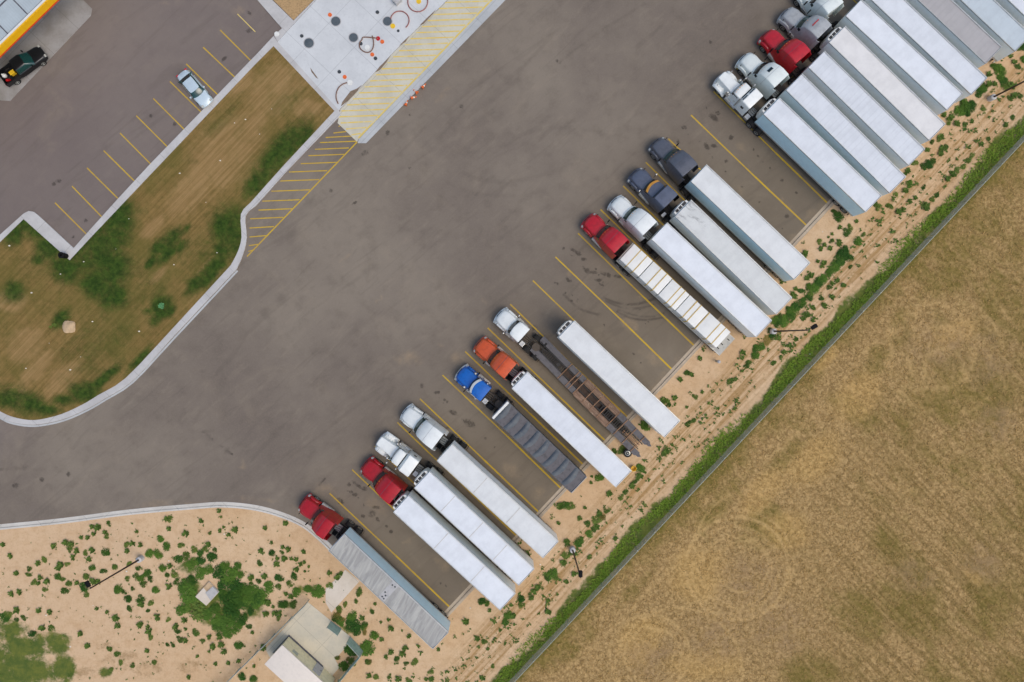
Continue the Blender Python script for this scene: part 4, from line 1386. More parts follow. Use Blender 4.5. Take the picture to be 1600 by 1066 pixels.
trucks = [
    ("red truck whose cab sits against the kerb at the bottom left end of the row", (471, 785), (513.2, 831.4), 'red', 'aero', dict()),
    ("red truck beside the stained stall, second from the bottom left end", (569.5, 725), (617, 777), 'red', 'aero', dict()),
    ("white long nosed truck with separate square sleeper and chrome bumper", (592.5, 687.5), (646, 734), 'white', 'classic', dict(top=3.2)),
    ("smooth white truck with dark curved windscreen beside the yellow line of an empty stall", (631.5, 643), (683.8, 690.7), 'white', 'aero', dict(glass='glass_teal')),
    ("blue truck with white visor, air cleaners and bumper", (718, 580), (759, 617), 'blue', 'day', dict(top=3.0, stacks=True, visor='white', bumper='white', trim='white', tank='white')),
    ("orange truck between the blue truck and the white day cab", (747, 536), (797.5, 580), 'orange', 'aero', dict()),
    ("white day cab truck hitched to the empty low trailer", (779.7, 490.3), (818.6, 525), 'white', 'day', dict(top=2.95)),
    ("bright red truck hitched to the flatbed with the strapped load", (917.5, 341), (971, 385), 'cherry', 'aero', dict()),
    ("white truck between the bright red and the blue grey trucks", (959.7, 312.6), (1016, 357), 'white', 'aero', dict(glass='glass_teal')),
    ("blue grey truck with a low cab roof, yellow visor and raised sleeper", (990.7, 269.4), (1048.9, 314.4), 'slate', 'mid', dict(visor='amber')),
    ("dark grey truck with green tinted windscreen, left of two empty stalls", (1024.5, 220.6), (1079, 266), 'dark', 'aero', dict(glass='glass_teal')),
    ("white long nosed truck with amber roof lights, first of the upper right block", (1126, 118), (1182.6, 159.5), 'white', 'classic', dict(top=3.3, marker=True, windows=True)),
    ("white truck with a skylight and dark side windows in its tall sleeper", (1162, 88), (1222, 126), 'teal', 'aero', dict(skylight=True, windows=True)),
    ("red truck in the upper right block", (1197.6, 50.7), (1256, 88.5), 'cherry', 'aero', dict()),
    ("silver roofed truck with green windscreen and red roof letters, in the upper right block", (1227.6, 17), (1289.6, 49), 'warmgrey', 'aero', dict(glass='glass_teal', letters='red_lens')),
    ("pale truck with dark sleeper windows cut off by the top edge of the photo", (1252, -22), (1307, 12), 'teal', 'aero', dict(windows=True)),
]
for lb, ns, rr, bd, stl, kw in trucks:
    t, LN = tractor(lb, ns, rr, bd, stl, **kw)
    print("TRUCK", lb[:30], round(LN, 2), round(math.degrees(t.rotation_euler.z), 1))


# ------------------------------------------------------------------ cars
def car_body(mb, secs, r=.16):
    mb.loft([ring_pts(x, w, zb, zt, wt, r, bow) for x, w, zb, zt, wt, bow in secs])


def sedan():
    nose, tail = P(326, 165, .7), P(282, 112, .8)
    c = (nose + tail) / 2
    d = nose - tail
    L = 4.95
    t = thing("sedan_car", "pale silver blue sedan parked nose to the kerb in the fuel lot", "car", (c.x, c.y, 0), math.atan2(d.y, d.x))
    h = L / 2
    mb = MB()
    car_body(mb, [(-h, .72, .35, .78, .60, -.1), (-h + .15, .84, .3, .98, .70, -.08), (-h + .8, .91, .25, 1.02, .80, 0), (0, .92, .22, .98, .84, 0), (h - 1.5, .92, .25, .96, .82, 0), (h - .7, .9, .28, .88, .78, .05), (h - .15, .82, .32, .74, .62, .14), (h, .7, .38, .62, .5, .16)])
    pm = M_paint['silver_blue']
    part("body", mb, pm, t, True, ang=50)
    g = MB()
    car_body(g, [(-h + .75, .72, .95, 1.0, .68, 0), (-h + 1.35, .78, .95, 1.36, .62, 0), (-h + 1.5, .79, .95, 1.39, .62, 0), (.35, .79, .95, 1.42, .62, .05), (.62, .78, .95, 1.38, .61, .08), (h - 1.35, .74, .9, .96, .70, .15)], .1)
    part("glasshouse", g, M['glass_teal'], t, True, ang=50)
    r = MB()
    car_body(r, [(-h + 1.42, .60, 1.36, 1.405, .58, 0), (-h + 1.6, .66, 1.34, 1.42, .62, 0), (.3, .66, 1.36, 1.45, .62, .05), (.6, .6, 1.36, 1.42, .58, .08)], .03)
    part("roof", r, pm, t, True, ang=50)
    rw = MB().loft([[(-h + .84, y0, 1.035), (-h + .84, y1, 1.035), (-h + 1.34, y1 * .86, 1.37), (-h + 1.34, y0 * .86, 1.37)] for y0, y1 in ((-.68, .68),)], cap=False)
    rw = MB().add([(-h + .82, -.66, 1.045), (-h + .82, .66, 1.045), (-h + 1.36, .56, 1.385), (-h + 1.36, -.56, 1.385)], [(0, 1, 2, 3)])
    part("rear_window", rw, M['glass'], t, False)
    for s in (-1, 1):
        for x in (-h + 1.0, h - 1.0):
            wheel(t, x, s * .80, W_CAR)
        part("headlight", MB().box(h - .38, h - .16, s * .62 - .16, s * .62 + .16, .66, .76), M['lamp_glass'], t, True, .03)
        part("tail_light", MB().box(-h - .0, -h + .16, s * .62 - .14, s * .62 + .14, .72, .9), M['red_lens'], t, True, .03)
        part("mirror", MB().box(.62, .78, s * 1.0 - .1, s * 1.0 + .1, .95, 1.1), pm, t, True, .03)
    return t


sedan()


def pickup():
    nose, tail = P(66, 78, 1.0), P(3, 124, 1.0)
    c = (nose + tail) / 2
    d = nose - tail
    L = 5.9
    t = thing("pickup_truck", "black pickup truck stopped at the edge of the yellow fuel canopy", "pickup", (c.x, c.y, 0), math.atan2(d.y, d.x))
    h = L / 2
    pm = paint("black_paint", (14, 16, 20))
    mb = MB()
    car_body(mb, [(-h + 2.0, .98, .5, 1.15, .92, 0), (-.5, .98, .45, 1.15, .92, 0), (h - 1.6, .98, .45, 1.14, .9, 0), (h - .6, .96, .45, 1.08, .84, .06), (h - .1, .9, .5, .95, .72, .12), (h, .84, .55, .85, .66, .12)])
    part("body", mb, pm, t, True, ang=50)
    bed = MB().box(-h, -h + 2.0, -.98, -.86, .55, 1.16).box(-h, -h + 2.0, .86, .98, .55, 1.16).box(-h + .02, -h + .1, -.86, .86, .6, 1.14).box(-h + .1, -h + 2, -.86, .86, .55, .66)
    part("bed", bed, pm, t, False, .02)
    g = MB()
    car_body(g, [(-.95, .86, 1.1, 1.2, .84, 0), (-.75, .86, 1.1, 1.78, .70, 0), (.55, .86, 1.1, 1.82, .70, .06), (1.45, .86, 1.08, 1.16, .82, .16)], .12)
    part("glasshouse", g, M['glass_teal'], t, True, ang=50)
    r = MB()
    car_body(r, [(-.78, .68, 1.77, 1.815, .66, 0), (-.6, .73, 1.76, 1.85, .68, 0), (.45, .73, 1.78, 1.87, .68, .06), (.62, .68, 1.76, 1.83, .64, .06)], .03)
    part("roof", r, pm, t, True, ang=50)
    for s in (-1, 1):
        for x in (-h + 1.05, h - 1.05):
            wheel(t, x, s * .86, W_LT)
        part("headlight", MB().box(h - .25, h - .04, s * .68 - .14, s * .68 + .14, .82, .98), M['lamp_glass'], t, True, .03)
        part("tail_light", MB().box(-h - .03, -h + .08, s * .88 - .08, s * .88 + .08, .85, 1.12), M['red_lens'], t, True, .02)
        part("mirror", MB().box(.9, 1.05, s * 1.12 - .12, s * 1.12 + .12, 1.15, 1.35), pm, t, True, .03)
    # load in the bed
    ca, sa = math.cos(t.rotation_euler.z), math.sin(t.rotation_euler.z)

    def at(x, y):
        return (t.location.x + ca * x - sa * y, t.location.y + sa * x + ca * y, .665)
    y = thing("yellow_crate", "yellow plastic crate in the bed of the black pickup", "crate", at(-h + 1.45, -.1), t.rotation_euler.z)
    part("tub", MB().box(-.28, .28, -.2, .2, 0, .42), M['bright_yellow'], y, False, .03)
    part("lid", MB().box(-.31, .31, -.23, .23, .425, .48), M['bright_yellow'], y, False, .02)
    w = thing("white_bag", "rounded white bag at the tail of the black pickup bed", "bag", at(-h + .45, .25), .4)
    part("bag_body", MB().lathe_z([(0, .05), (.0, .2), (.15, .27), (.35, .25), (.48, .15), (.55, .06), (.62, .1), (.63, .02)], n=14), M['white'], w)
    b = thing("red_fuel_can", "small red can in the bed corner of the black pickup", "can", at(-h + .5, -.45), .2)
    part("can_body", MB().box(-.22, .22, -.13, .13, 0, .38), M['red_lens'], b, True, .05)
    part("spout", MB().cyl((.1, 0, .36), (.22, 0, .55), .035), M['black'], b)
    return t


pickup()

# ------------------------------------------------------------------ fuel canopy
A, B = P(0, 73, 5.6), P(75, 0, 5.6)
ed = (B - A).normalized()
ang = math.atan2(ed.y, ed.x)
ct = thing("fuel_canopy", "fuel station canopy with grey metal roof and yellow edge in the corner", "canopy", (A.x, A.y, 0), ang)
x0, x1, dp = -14, 14, 13.0
part("roof", MB().box(x0, x1, .45, dp, 5.15, 5.4), M['canopy_roof'], ct, False)
part("parapet", MB().box(x0, x1, .12, .42, 5.0, 5.58), M['white'], ct, False)
fa = part("fascia", MB().box(x0, x1, -.06, .115, 4.75, 5.62), M['fascia'], ct, False)
part("lower_band", MB().box(x0, x1, -.065, .11, 4.55, 4.745), M['fascia_red'], fa, False)
sm = MB()
for k in range(-4, 5):
    sm.box(k * 3.1 + 1.52, k * 3.1 + 1.64, .48, dp, 5.402, 5.44)
sm.box(x0, x1, 3.35, 3.5, 5.402, 5.44).box(x0, x1, .46, .6, 5.402, 5.43)
part("gutter", sm, M['seam'], ct, False)
for x in (-8, 0.5, 9):
    part("column", MB().box(x - .25, x + .25, 4.6, 5.1, .03, 5.15), M['white'], ct, False)
part("soffit", MB().box(x0, x1, .12, dp, 4.8, 4.9), M['white'], ct, False)

# ------------------------------------------------------------------ light poles
def light_pole(label, base, head, hz=10.0):
    b = P(*base)
    hd = P(*head, hz)
    t = thing("light_pole", label, "light pole", (b.x, b.y, .06), 0, "parking lot light poles")
    part("base", MB().lathe_z([(0, .02), (0, .34), (.72, .34), (.78, .28), (.78, .02)], n=18), M['kerb'], t, True)
    part("pole", MB().cyl((0, 0, .78), (0, 0, hz), .11, .075, 10), M['bronze'], t)
    dx, dy = hd.x - b.x, hd.y - b.y
    a = math.atan2(dy, dx)
    part("arm", MB().cyl((0, 0, hz - .12), (dx, dy, hz), .05, n=8), M['bronze'], t)
    hm = MB()
    ca, sa = math.cos(a), math.sin(a)
    pts = [(-.3, -.2), (.3, -.22), (.4, -.14), (.4, .14), (.3, .22), (-.3, .2)]
    hm.prism([(dx + ca * x - sa * y, dy + sa * x + ca * y) for x, y in pts], hz - .08, hz + .1)
    part("lamp_head", hm, M['black'], t, True, .02)
    part("lamp_lens", MB().prism([(dx + ca * x * .7 - sa * y * .7, dy + sa * x * .7 + ca * y * .7) for x, y in pts], hz - .1, hz - .082), M['lamp_glass'], t, False)


light_pole("light pole among green weeds left of the concrete utility pad", (222, 872), (138, 913))
light_pole("light pole by the weed hedge behind the trailers, right of the strapped load", (1206, 518), (1271, 511))
light_pole("light pole on the sand between the worn white trailer and the field fence", (894, 857), (907, 897))
light_pole("light pole near the trailers in the upper right corner", (1546, 155), (1637, 116))


# ------------------------------------------------------------------ chain link fences
def fence(label, pts, hgt, pitch, mat='wire', posts=True, wr=.012, z=.05, bay=3.0, top=True, name="chain_link_fence", cat="fence", group=None):
    W = [P(*p) for p in pts]
    t = thing(name, label, cat, (W[0].x, W[0].y, z), 0, group)
    o = W[0]
    wm = MB()
    for i in range(len(W) - 1):
        a, b = W[i] - o, W[i + 1] - o
        d = b - a
        ln = d.length
        u = d / ln
        nrm = Vector((-u.y, u.x, 0))
        n = int(ln / pitch)
        vs, fs = [], []
        run = hgt
        for k in range(-int(run / pitch), n):
            for sgn in (1, -1):
                s0, s1 = (k * pitch, k * pitch + run) if sgn > 0 else (k * pitch + run, k * pitch)
                lo, hi = 0.0, 1.0
                c0, c1 = max(0, min(ln, s0)), max(0, min(ln, s1))
                if abs(c1 - c0) < .05:
                    continue
                f0, f1 = (c0 - s0) / (s1 - s0), (c1 - s0) / (s1 - s0)
                p0 = a + u * c0 + Vector((0, 0, .05 + f0 * (hgt - .1)))
                p1 = a + u * c1 + Vector((0, 0, .05 + f1 * (hgt - .1)))
                side = nrm * wr
                up = (u * (-1 if sgn > 0 else 1) + Vector((0, 0, 1))).normalized() * wr
                off = nrm * (wr * sgn)
                base = len(vs)
                for p in (p0, p1):
                    vs += [p + off - side * .8, p + off + up, p + off + side * .8]
                fs += [(base, base + 1, base + 4, base + 3), (base + 1, base + 2, base + 5, base + 4), (base + 2, base, base + 3, base + 5)]
        wm.add(vs, fs)
        if posts:
            np_ = max(1, round(ln / bay))
            for k in range(np_ + (1 if i == len(W) - 2 else 0)):
                q = a + u * (ln * k / np_) - nrm * .06
                part("post", MB().cyl((q.x, q.y, 0), (q.x, q.y, hgt + .06), .045, n=8), M['galv'], t)
        if top:
            part("top_rail", MB().cyl((a.x, a.y, hgt), (b.x, b.y, hgt), .035, n=6), M['galv'], t)
    part("chain_mesh", wm, M[mat], t, False)
    return t


fence("long chain link fence between the green verge and the dry field", [(1870, -77), (700, 1165)], 1.6, .085, wr=.0065)
fence("chain link fence on the left side of the utility enclosure", [(484, 937), (350, 1069), (320, 1098)], 1.9, .12, wr=.009, z=.08)
fence("grey green fence with slats at the lower right of the utility enclosure", [(548, 994), (568, 1016), (530, 1062), (500, 1100)], 1.9, .07, 'teal', wr=.014, z=.08)
fence("short grey green gate panel left open beside the utility pad", [(518, 970), (534, 982)], 1.9, .05, 'teal', wr=.016, z=.1, bay=1.4, name="fence_gate", cat="gate")

# ------------------------------------------------------------------ utility building, pads
zr = 2.7
ra, rb = P(440.6, 1008, zr), P(412.4, 1037.6, zr)
rc = P(499.6, 1062, zr)
u = (rc - ra).normalized()
ang = math.atan2(u.y, u.x)
wd = (rb - ra).length
sh = thing("utility_building", "small utility building with pinkish white roof and beige wall at the bottom edge", "building", (ra.x, ra.y, .1), ang)
LB_ = 7.6
part("wall", MB().box(.08, LB_ - .08, -wd + .08, -.08, 0, zr - .3), M['shed_wall'], sh, False)
rf = part("roof", MB().box(0, LB_, -wd, 0, zr - .3, zr - .1), M['shed_roof'], sh, True, .04)
part("base_strip", MB().box(0.0, LB_ * .72, -.07, .05, 0, .14).box(-.06, .0, -wd + .2, 0, 0, .12), M['seam'], sh, False)  # dark strip along the foot of the wall
dd = part("door", MB().box(4.6, 5.7, -.075, -.035, .05, 2.05), M['box_grey'], sh, False)
part("handle", MB().box(5.5, 5.55, -.034, .03, .95, 1.1), M['steel'], dd, False)
part("wall_vent", MB().box(1.4, 2.2, -.075, -.04, 1.5, 2.0), M['galv'], sh, False)
q = P(505, 1060)
rv = thing("red_valve", "dark red pipe valve beside the utility building", "valve", (q.x, q.y, .1), .5)
part("pipe", MB().tube([(-.3, 0, 0), (-.3, 0, .5), (-.2, 0, .62), (.2, 0, .62), (.3, 0, .5), (.3, 0, 0)], .08, 8), flat("dark_red_paint", (120, 30, 40), .5), rv)
part("handwheel", MB().lathe_z([(.78, .04), (.78, .2), (.82, .2), (.82, .04)], n=12), M['red_lens'], rv)

pc = [(328, 908), (344, 923.6), (324, 945), (307, 931)]
pb = thing("utility_pad", "square concrete pad with grey box lid among thick green weeds", "concrete pad", P(325.5, 927), 0)
pp = [P(*p) - P(325.5, 927) for p in pc]
part("slab", MB().prism([(p.x, p.y) for p in pp], .04, .3), M['path_conc'], pb, False)
mid = lambda a, b, f: a + (b - a) * f
qd = [mid(pp[0], pp[1], .42), pp[1] * .96, mid(pp[1], pp[2], .62) * .96, mid(mid(pp[0], pp[3], .45), mid(pp[1], pp[2], .6), .35)]
part("box_lid", MB().prism([(p.x, p.y) for p in qd], .302, .42), M['box_grey'], pb, False, .02)
part("sand_drift", MB().prism([(p.x, p.y) for p in (pp[0] * .97, mid(pp[0], pp[1], .4), mid(pp[0], pp[2], .45), mid(pp[0], pp[3], .4))], .301, .315), M['stone'], pb, False)

# stone on the lawn
st = MB()
bm = bmesh.new()
bmesh.ops.create_icosphere(bm, subdivisions=3, radius=.82)
for v in bm.verts:
    n = 1 + .12 * math.sin(v.co.x * 5 + 1) * math.cos(v.co.y * 4) + .06 * math.sin(v.co.z * 9 + v.co.x * 7)
    v.co = Vector((v.co.x * n, v.co.y * n * .95, v.co.z * .35 * n))
bm.verts.index_update()
st.add([v.co for v in bm.verts], [[v.index for v in f.verts] for f in bm.faces])
bm.free()
so = part("boulder", st, M['stone'], None)
so.location = P(110, 511) + Vector((0, 0, .2))
tag(so, "flat pale stone lying on the brown lawn", "stone")

# black bin at the kerb corner
q = P(104.5, 400.5)
bn = thing("litter_bin", "small black bin on the kerb corner between lawn and fuel lot", "bin", (q.x, q.y, .12))
part("drum", MB().lathe_z([(0, .02), (0, .3), (.85, .36), (.9, .36), (.9, .33), (.7, .31), (.7, .02)], n=18), M['black'], bn)
part("lid", MB().lathe_z([(.9, .37), (.95, .37), (1.02, .2), (1.02, .12), (.96, .11), (.9, .1)], n=18), M['black'], bn)

# ------------------------------------------------------------------ tank lids, fill caps and hoses
def lid(px, py, r, mat, label, name, cat, group, h=.02, frame=True):
    q = P(px, py)
    o = thing(name, label, cat, (q.x, q.y, .10), 0, group)
    part("cover", MB().lathe_z([(0.0, .01), (0, r), (h, r * .96), (h, r * .5), (h + .008, r * .48), (h + .008, .01)], n=24), M[mat], o)
    if frame:
        part("ring", MB().lathe_z([(0.0, r * 1.02), (.0, r * 1.16), (.012, r * 1.14), (.012, r * 1.02)], n=24), M['box_grey'], o)
    return o


for x, y, r, lb in ((525, 34, .56, "large round grey tank lid beside an orange cap at upper left of the apron"), (483, 68, .58, "large round grey tank lid at the left corner of the apron"), (552.5, 59.5, .54, "large round grey tank lid left of the looped brown hose"),
                    (605.5, 34, .54, "large round grey tank lid touching the reddish hose ring")):
    lid(x, y, r, 'manhole', lb, "tank_lid", "tank lid", "round tank lids in the concrete apron")
for x, y, r, lb in ((472, 57, .21, "small dark cap beside the leftmost tank lid"), (590, 20, .22, "small dark cap above the reddish hose ring"), (622.5, 49, .16, "tiny dark cap right of the yellow cap"), (587, 92, .22, "small dark cap next to the lowest orange cap right of the looped hose"),
                    (530.5, 113, .22, "small dark cap inside the faint ring stain by the curved hose"), (564, 69, .22, "small dark cap at the left of the looped brown hose")):
    lid(x, y, r, 'cap_dark', lb, "fill_cap", "fill cap", "small caps in the concrete apron", .05, False)
for x, y, r, m, lb in ((516, 24, .24, 'orange', "orange cap touching the upper tank lid"), (597.5, 66, .24, 'orange', "orange cap right below the red cap"), (582, 86, .24, 'orange', "orange cap below the looped brown hose"), (539, 121, .24, 'orange', "orange cap near the curved hose at the lower apron"),
                       (591, 61, .26, 'red_lens', "red cap at the end of the looped hose"), (614, 41.5, .3, 'bright_yellow', "yellow cap beside the reddish hose ring"), (654.5, 3, .3, 'bright_yellow', "yellow cap inside the hose ring at the top edge"),
                       (574, 75, .32, 'white', "white cap inside the looped brown hose"), (547, 129.5, .32, 'white', "white cap at the end of the curved hose"), (433, 54, .3, 'white', "white cap on the pavement corner by the fuel lot")):
    lid(x, y, r, m, lb, "fill_cap", "fill cap", "small caps in the concrete apron", .06, False)


def hose(pts, label, mat='hose'):
    W = [P(*p) for p in smooth_poly(pts, 5)]
    o = W[0]
    h = part("fuel_hose", MB().tube([(p.x - o.x, p.y - o.y, .07) for p in W], .065, 8), M[mat], None)
    h.location = (o.x, o.y, .10)
    tag(h, label, "hose", "hoses lying on the concrete apron")


def arc(cx, cy, r, a0, a1, n=14):
    return [(cx + r * math.cos(math.radians(a0 + (a1 - a0) * i / n)), cy + r * math.sin(math.radians(a0 + (a1 - a0) * i / n))) for i in range(n + 1)]


hose([(591, 61), (583, 60)] + arc(572.5, 70, 11.5, 250, -20, 14)[:1] + [(566, 63), (562, 69), (563, 76), (568, 81), (575, 83), (581, 80), (584, 73), (584, 65), (582, 57)], "brown hose looped round the white cap")
hose(arc(625, 33, 14.5, 190, 410), "reddish hose curved in an open ring near the yellow cap", 'hose_red')
hose(arc(653, 4, 15.5, -20, 190), "reddish hose ring cut by the top edge of the photo", 'hose_red')
hose([(529, 163), (526, 155), (526, 147), (529, 139), (535, 133), (543, 130)], "dark brown hose curving down from the lower white cap")
gx = P(621, 3)
gb_ = thing("grey_cabinet", "low grey cabinet on the apron at the top edge", "cabinet", (gx.x, gx.y, .1), .78)
part("housing", MB().box(-.45, .45, -.4, .4, 0, .6), M['box_grey'], gb_, True, .03)
part("panel", MB().box(.2, .4, .405, .43, .1, .5), M['black'], gb_, False)


# orange cones lying at the edge of the strip
def cone_lying(px, py, a, label):
    q = P(px, py)
    t = thing("traffic_cone", label, "cone", (q.x, q.y, .2), a, "orange cones tipped over beside the hatched walkway")
    part("cone_body", MB().cyl((0, 0, -.02), (.68, 0, -.15), .16, .03, 14), M['orange'], t)
    part("base", MB().box(-.05, 0, -.2, .2, -.2, .2), M['orange'], t, True, .02)
    part("reflective_band", MB().cyl((.24, 0, -.066), (.40, 0, -.097), .122, .093, 14), M['litter'], t)


cone_lying(634, 165, 1.2, "orange cone lying alone at the lower left end of the cones")
cone_lying(643, 154, .3, "orange cone lying second from the lower left end of the cones")
cone_lying(652, 146, 2.4, "orange cone lying second from the upper right end of the cones")
cone_lying(660, 138, .9, "orange cone lying at the upper right end of the cones")

# yellow bucket by the rear of the orange truck's trailer
q = P(989, 731)
yb = thing("yellow_bucket", "bright yellow bucket on the sand behind the orange truck's trailer", "bucket", (q.x, q.y, .06))
part("bucket_wall", MB().lathe_z([(0, .02), (0, .26), (.5, .34), (.52, .34), (.52, .30), (.06, .24), (.06, .02)], n=18), M['bright_yellow'], yb)
part("handle", MB().tube([(.33 * math.cos(a), .12 + .1 * math.sin(a), .5 + .2 * math.sin(a)) for a in np.linspace(0, math.pi, 10)], .015, 5), M['steel'], yb)

# ------------------------------------------------------------------ weeds and bushes, one object each
def leaf_clump(name, n, leaf, hgt, mat, seed, lobes=4, olive=0.0):
    rr = random.Random(seed)
    cs = [(0, 0, .72)] * 2 + [(math.cos(a) * q, math.sin(a) * q, rr.uniform(.28, .5)) for a, q in [(rr.uniform(0, 6.28), rr.uniform(.3, .68)) for _ in range(lobes)]]
    mb = MB()
    for i in range(n):
        cx, cy, cr = rr.choice(cs)
        th, ph = rr.uniform(0, 6.283), math.acos(rr.uniform(0.0, 1))
        rad = cr * rr.uniform(.3, 1.08)
        p = Vector((cx + rad * math.sin(ph) * math.cos(th), cy + rad * math.sin(ph) * math.sin(th), hgt * (.06 + rr.uniform(.75, 1.05) * math.cos(ph) * (cr / .75) * rr.uniform(.5, 1))))
        d = Vector((math.cos(th), math.sin(th), rr.uniform(-.35, .5))).normalized()
        d = Matrix.Rotation(rr.uniform(-.9, .9), 3, 'Z') @ d
        s = d.cross(Vector((rr.uniform(-.4, .4), rr.uniform(-.4, .4), 1))).normalized()
        ln, w = leaf * rr.uniform(.7, 1.4), leaf * rr.uniform(.3, .5)
        up = Vector((0, 0, leaf * .15))
        mb.add([p, p + d * ln * .45 + s * w + up, p + d * ln - up, p + d * ln * .45 - s * w + up], [(0, 1, 2, 3)])
    for k in range(5):      # stems
        a = rr.uniform(0, 6.28)
        mb.cyl((0, 0, 0), (.4 * math.cos(a), .4 * math.sin(a), hgt * .5), .03, .012, 4)
    return mb.mesh(name, mat, False)


SMALL = [leaf_clump("small_weed", 130, .28, .6, M['leaf'], 10 + i) for i in range(4)] + [leaf_clump("small_weed", 60, .32, .4, M['leaf_olive'], 30)]
MEDIUM = [leaf_clump("weed", 380, .18, .6, M['leaf'], 40 + i, 6) for i in range(4)]
LARGE = [leaf_clump("bush", 850, .13, .62, M['leaf_dark'], 60 + i, 8) for i in range(4)]
OLIVE = [leaf_clump("olive_bush", 420, .16, .6, M['leaf_olive'], 80 + i, 7) for i in range(2)]
PALE = leaf_clump("pale_shrub", 220, .24, .7, M['leaf_pale'], 99, 6)


def crop(x0, y0, s, flatlist):
    return [(x0 + a / s, y0 + b / s, c / s) for a, b, c in flatlist]


A1 = crop(0, 780, 3.727, [(387, 250, 14), (410, 290, 20), (420, 258, 12), (452, 300, 13), (500, 312, 18), (540, 297, 13), (428, 338, 12), (316, 270, 13), (262, 352, 20), (227, 372, 12), (172, 405, 16), (168, 438, 19), (200, 482, 18), (228, 488, 10), (240, 455, 12), (280, 475, 14), (267, 525, 19), (340, 448, 24), (365, 465, 20), (405, 490, 22), (380, 533, 20), (345, 395, 14), (360, 378, 14), (395, 378, 16), (540, 395, 25), (525, 345, 12), (620, 305, 28), (605, 418, 20), (672, 393, 22), (505, 450, 22), (495, 510, 28), (505, 550, 18), (545, 475, 15), (573, 480, 12), (452, 485, 10), (625, 215, 16), (615, 190, 10), (575, 165, 15), (541, 160, 11), (637, 142, 16), (515, 222, 10), (476, 220, 9), (550, 202, 10), (65, 330, 12), (100, 428, 12), (20, 262, 10), (740, 262, 18), (775, 257, 13), (820, 265, 11), (745, 300, 12), (755, 375, 20), (872, 315, 27), (935, 232, 24), (925, 320, 30), (808, 400, 18), (795, 448, 20), (745, 463, 18), (690, 520, 30), (725, 540, 16), (745, 578, 26), (775, 520, 16), (820, 580, 22), (825, 610, 14), (880, 605, 20), (865, 648, 16), (755, 635, 18), (910, 525, 30), (860, 430, 24), (830, 460, 25), (880, 465, 22), (840, 495, 22), (798, 188, 8), (100, 645, 15), (70, 550, 12), (115, 540, 13), (293, 655, 12), (300, 750, 20), (250, 745, 14), (230, 645, 11), (680, 690, 14), (690, 735, 13), (628, 655, 9), (567, 635, 9), (470, 780, 12), (705, 950, 16), (685, 900, 18), (900, 948, 17), (880, 805, 17), (870, 770, 15), (865, 742, 10), (820, 730, 15), (918, 685, 14), (640, 870, 20), (515, 850, 12), (775, 965, 18), (860, 880, 10), (650, 990, 16), (30, 690, 30), (50, 670, 22), (100, 700, 16), (190, 780, 24), (140, 690, 18)])
B1 = crop(250, 780, 3.726, [(347, 68, 10), (358, 103, 6), (243, 125, 10), (293, 195, 16), (153, 198, 15), (352, 182, 9), (373, 162, 7), (440, 178, 14), (402, 207, 9), (615, 165, 10), (733, 140, 12), (650, 252, 8), (593, 300, 14), (652, 312, 24), (710, 308, 16), (717, 278, 9), (750, 290, 12), (838, 305, 10), (728, 345, 13), (685, 345, 10), (683, 377, 13), (768, 345, 9), (796, 348, 10), (818, 378, 10), (840, 365, 8), (582, 372, 18), (795, 405, 12), (868, 392, 6), (845, 420, 6), (455, 385, 25), (470, 440, 24), (530, 455, 14), (612, 445, 14), (575, 475, 18), (530, 495, 16), (695, 455, 24), (780, 450, 24), (757, 492, 18), (640, 505, 30), (690, 508, 22), (570, 575, 45), (540, 540, 36), (720, 610, 30), (800, 540, 30), (870, 520, 30), (920, 530, 38), (988, 502, 20), (1038, 448, 15), (990, 428, 11), (1058, 430, 9), (780, 610, 26), (690, 695, 16), (700, 665, 14), (673, 662, 13), (620, 665, 14), (630, 600, 15), (660, 625, 8), (735, 550, 10), (765, 565, 12), (200, 290, 20), (235, 310, 26), (270, 290, 22), (320, 295, 16), (155, 330, 30), (110, 350, 28), (285, 262, 12), (125, 268, 18), (40, 272, 28), (20, 400, 30), (45, 440, 18), (85, 435, 22), (60, 115, 20), (40, 115, 12), (55, 170, 10), (62, 388, 12), (100, 480, 20), (55, 505, 14), (130, 520, 24), (50, 700, 16), (145, 703, 13), (95, 740, 14), (105, 770, 18), (45, 845, 16), (75, 845, 16), (120, 815, 22), (150, 820, 12), (150, 755, 8), (210, 775, 20), (252, 825, 16), (287, 800, 12), (312, 855, 14), (362, 845, 14), (350, 795, 14), (375, 885, 12), (460, 845, 26), (485, 850, 16), (402, 950, 10), (325, 955, 9), (288, 885, 8), (222, 915, 8), (462, 938, 10), (170, 1035, 10), (520, 740, 16), (540, 775, 8), (480, 1030, 24), (545, 1045, 30), (550, 970, 8), (605, 860, 14),
                            (1080, 610, 16), (1045, 640, 22), (1030, 690, 30), (1125, 670, 24), (1110, 720, 34), (1140, 760, 30)])
TH = [(190, 380, 40), (230, 430, 42), (290, 400, 40), (350, 420, 40), (400, 440, 44), (190, 470, 40), (380, 500, 52), (440, 500, 50), (500, 530, 40), (160, 560, 48), (150, 620, 44), (210, 650, 50), (270, 660, 44), (330, 640, 46), (330, 700, 44), (390, 580, 54), (450, 570, 52), (480, 620, 46), (420, 640, 50), (390, 700, 44), (450, 690, 44), (490, 690, 36), (350, 740, 34), (400, 770, 34), (460, 745, 34), (540, 640, 28), (560, 600, 32), (590, 560, 38), (140, 500, 30), (250, 610, 30), (370, 550, 40), (300, 340, 30), (380, 390, 28), (520, 580, 40), (230, 360, 32)]
T1 = crop(250, 780, 3.726, [(a + 8 * math.sin(b), b + 8 * math.cos(a), c * (.85 + .3 * abs(math.sin(a * b)))) for a, b, c in TH])
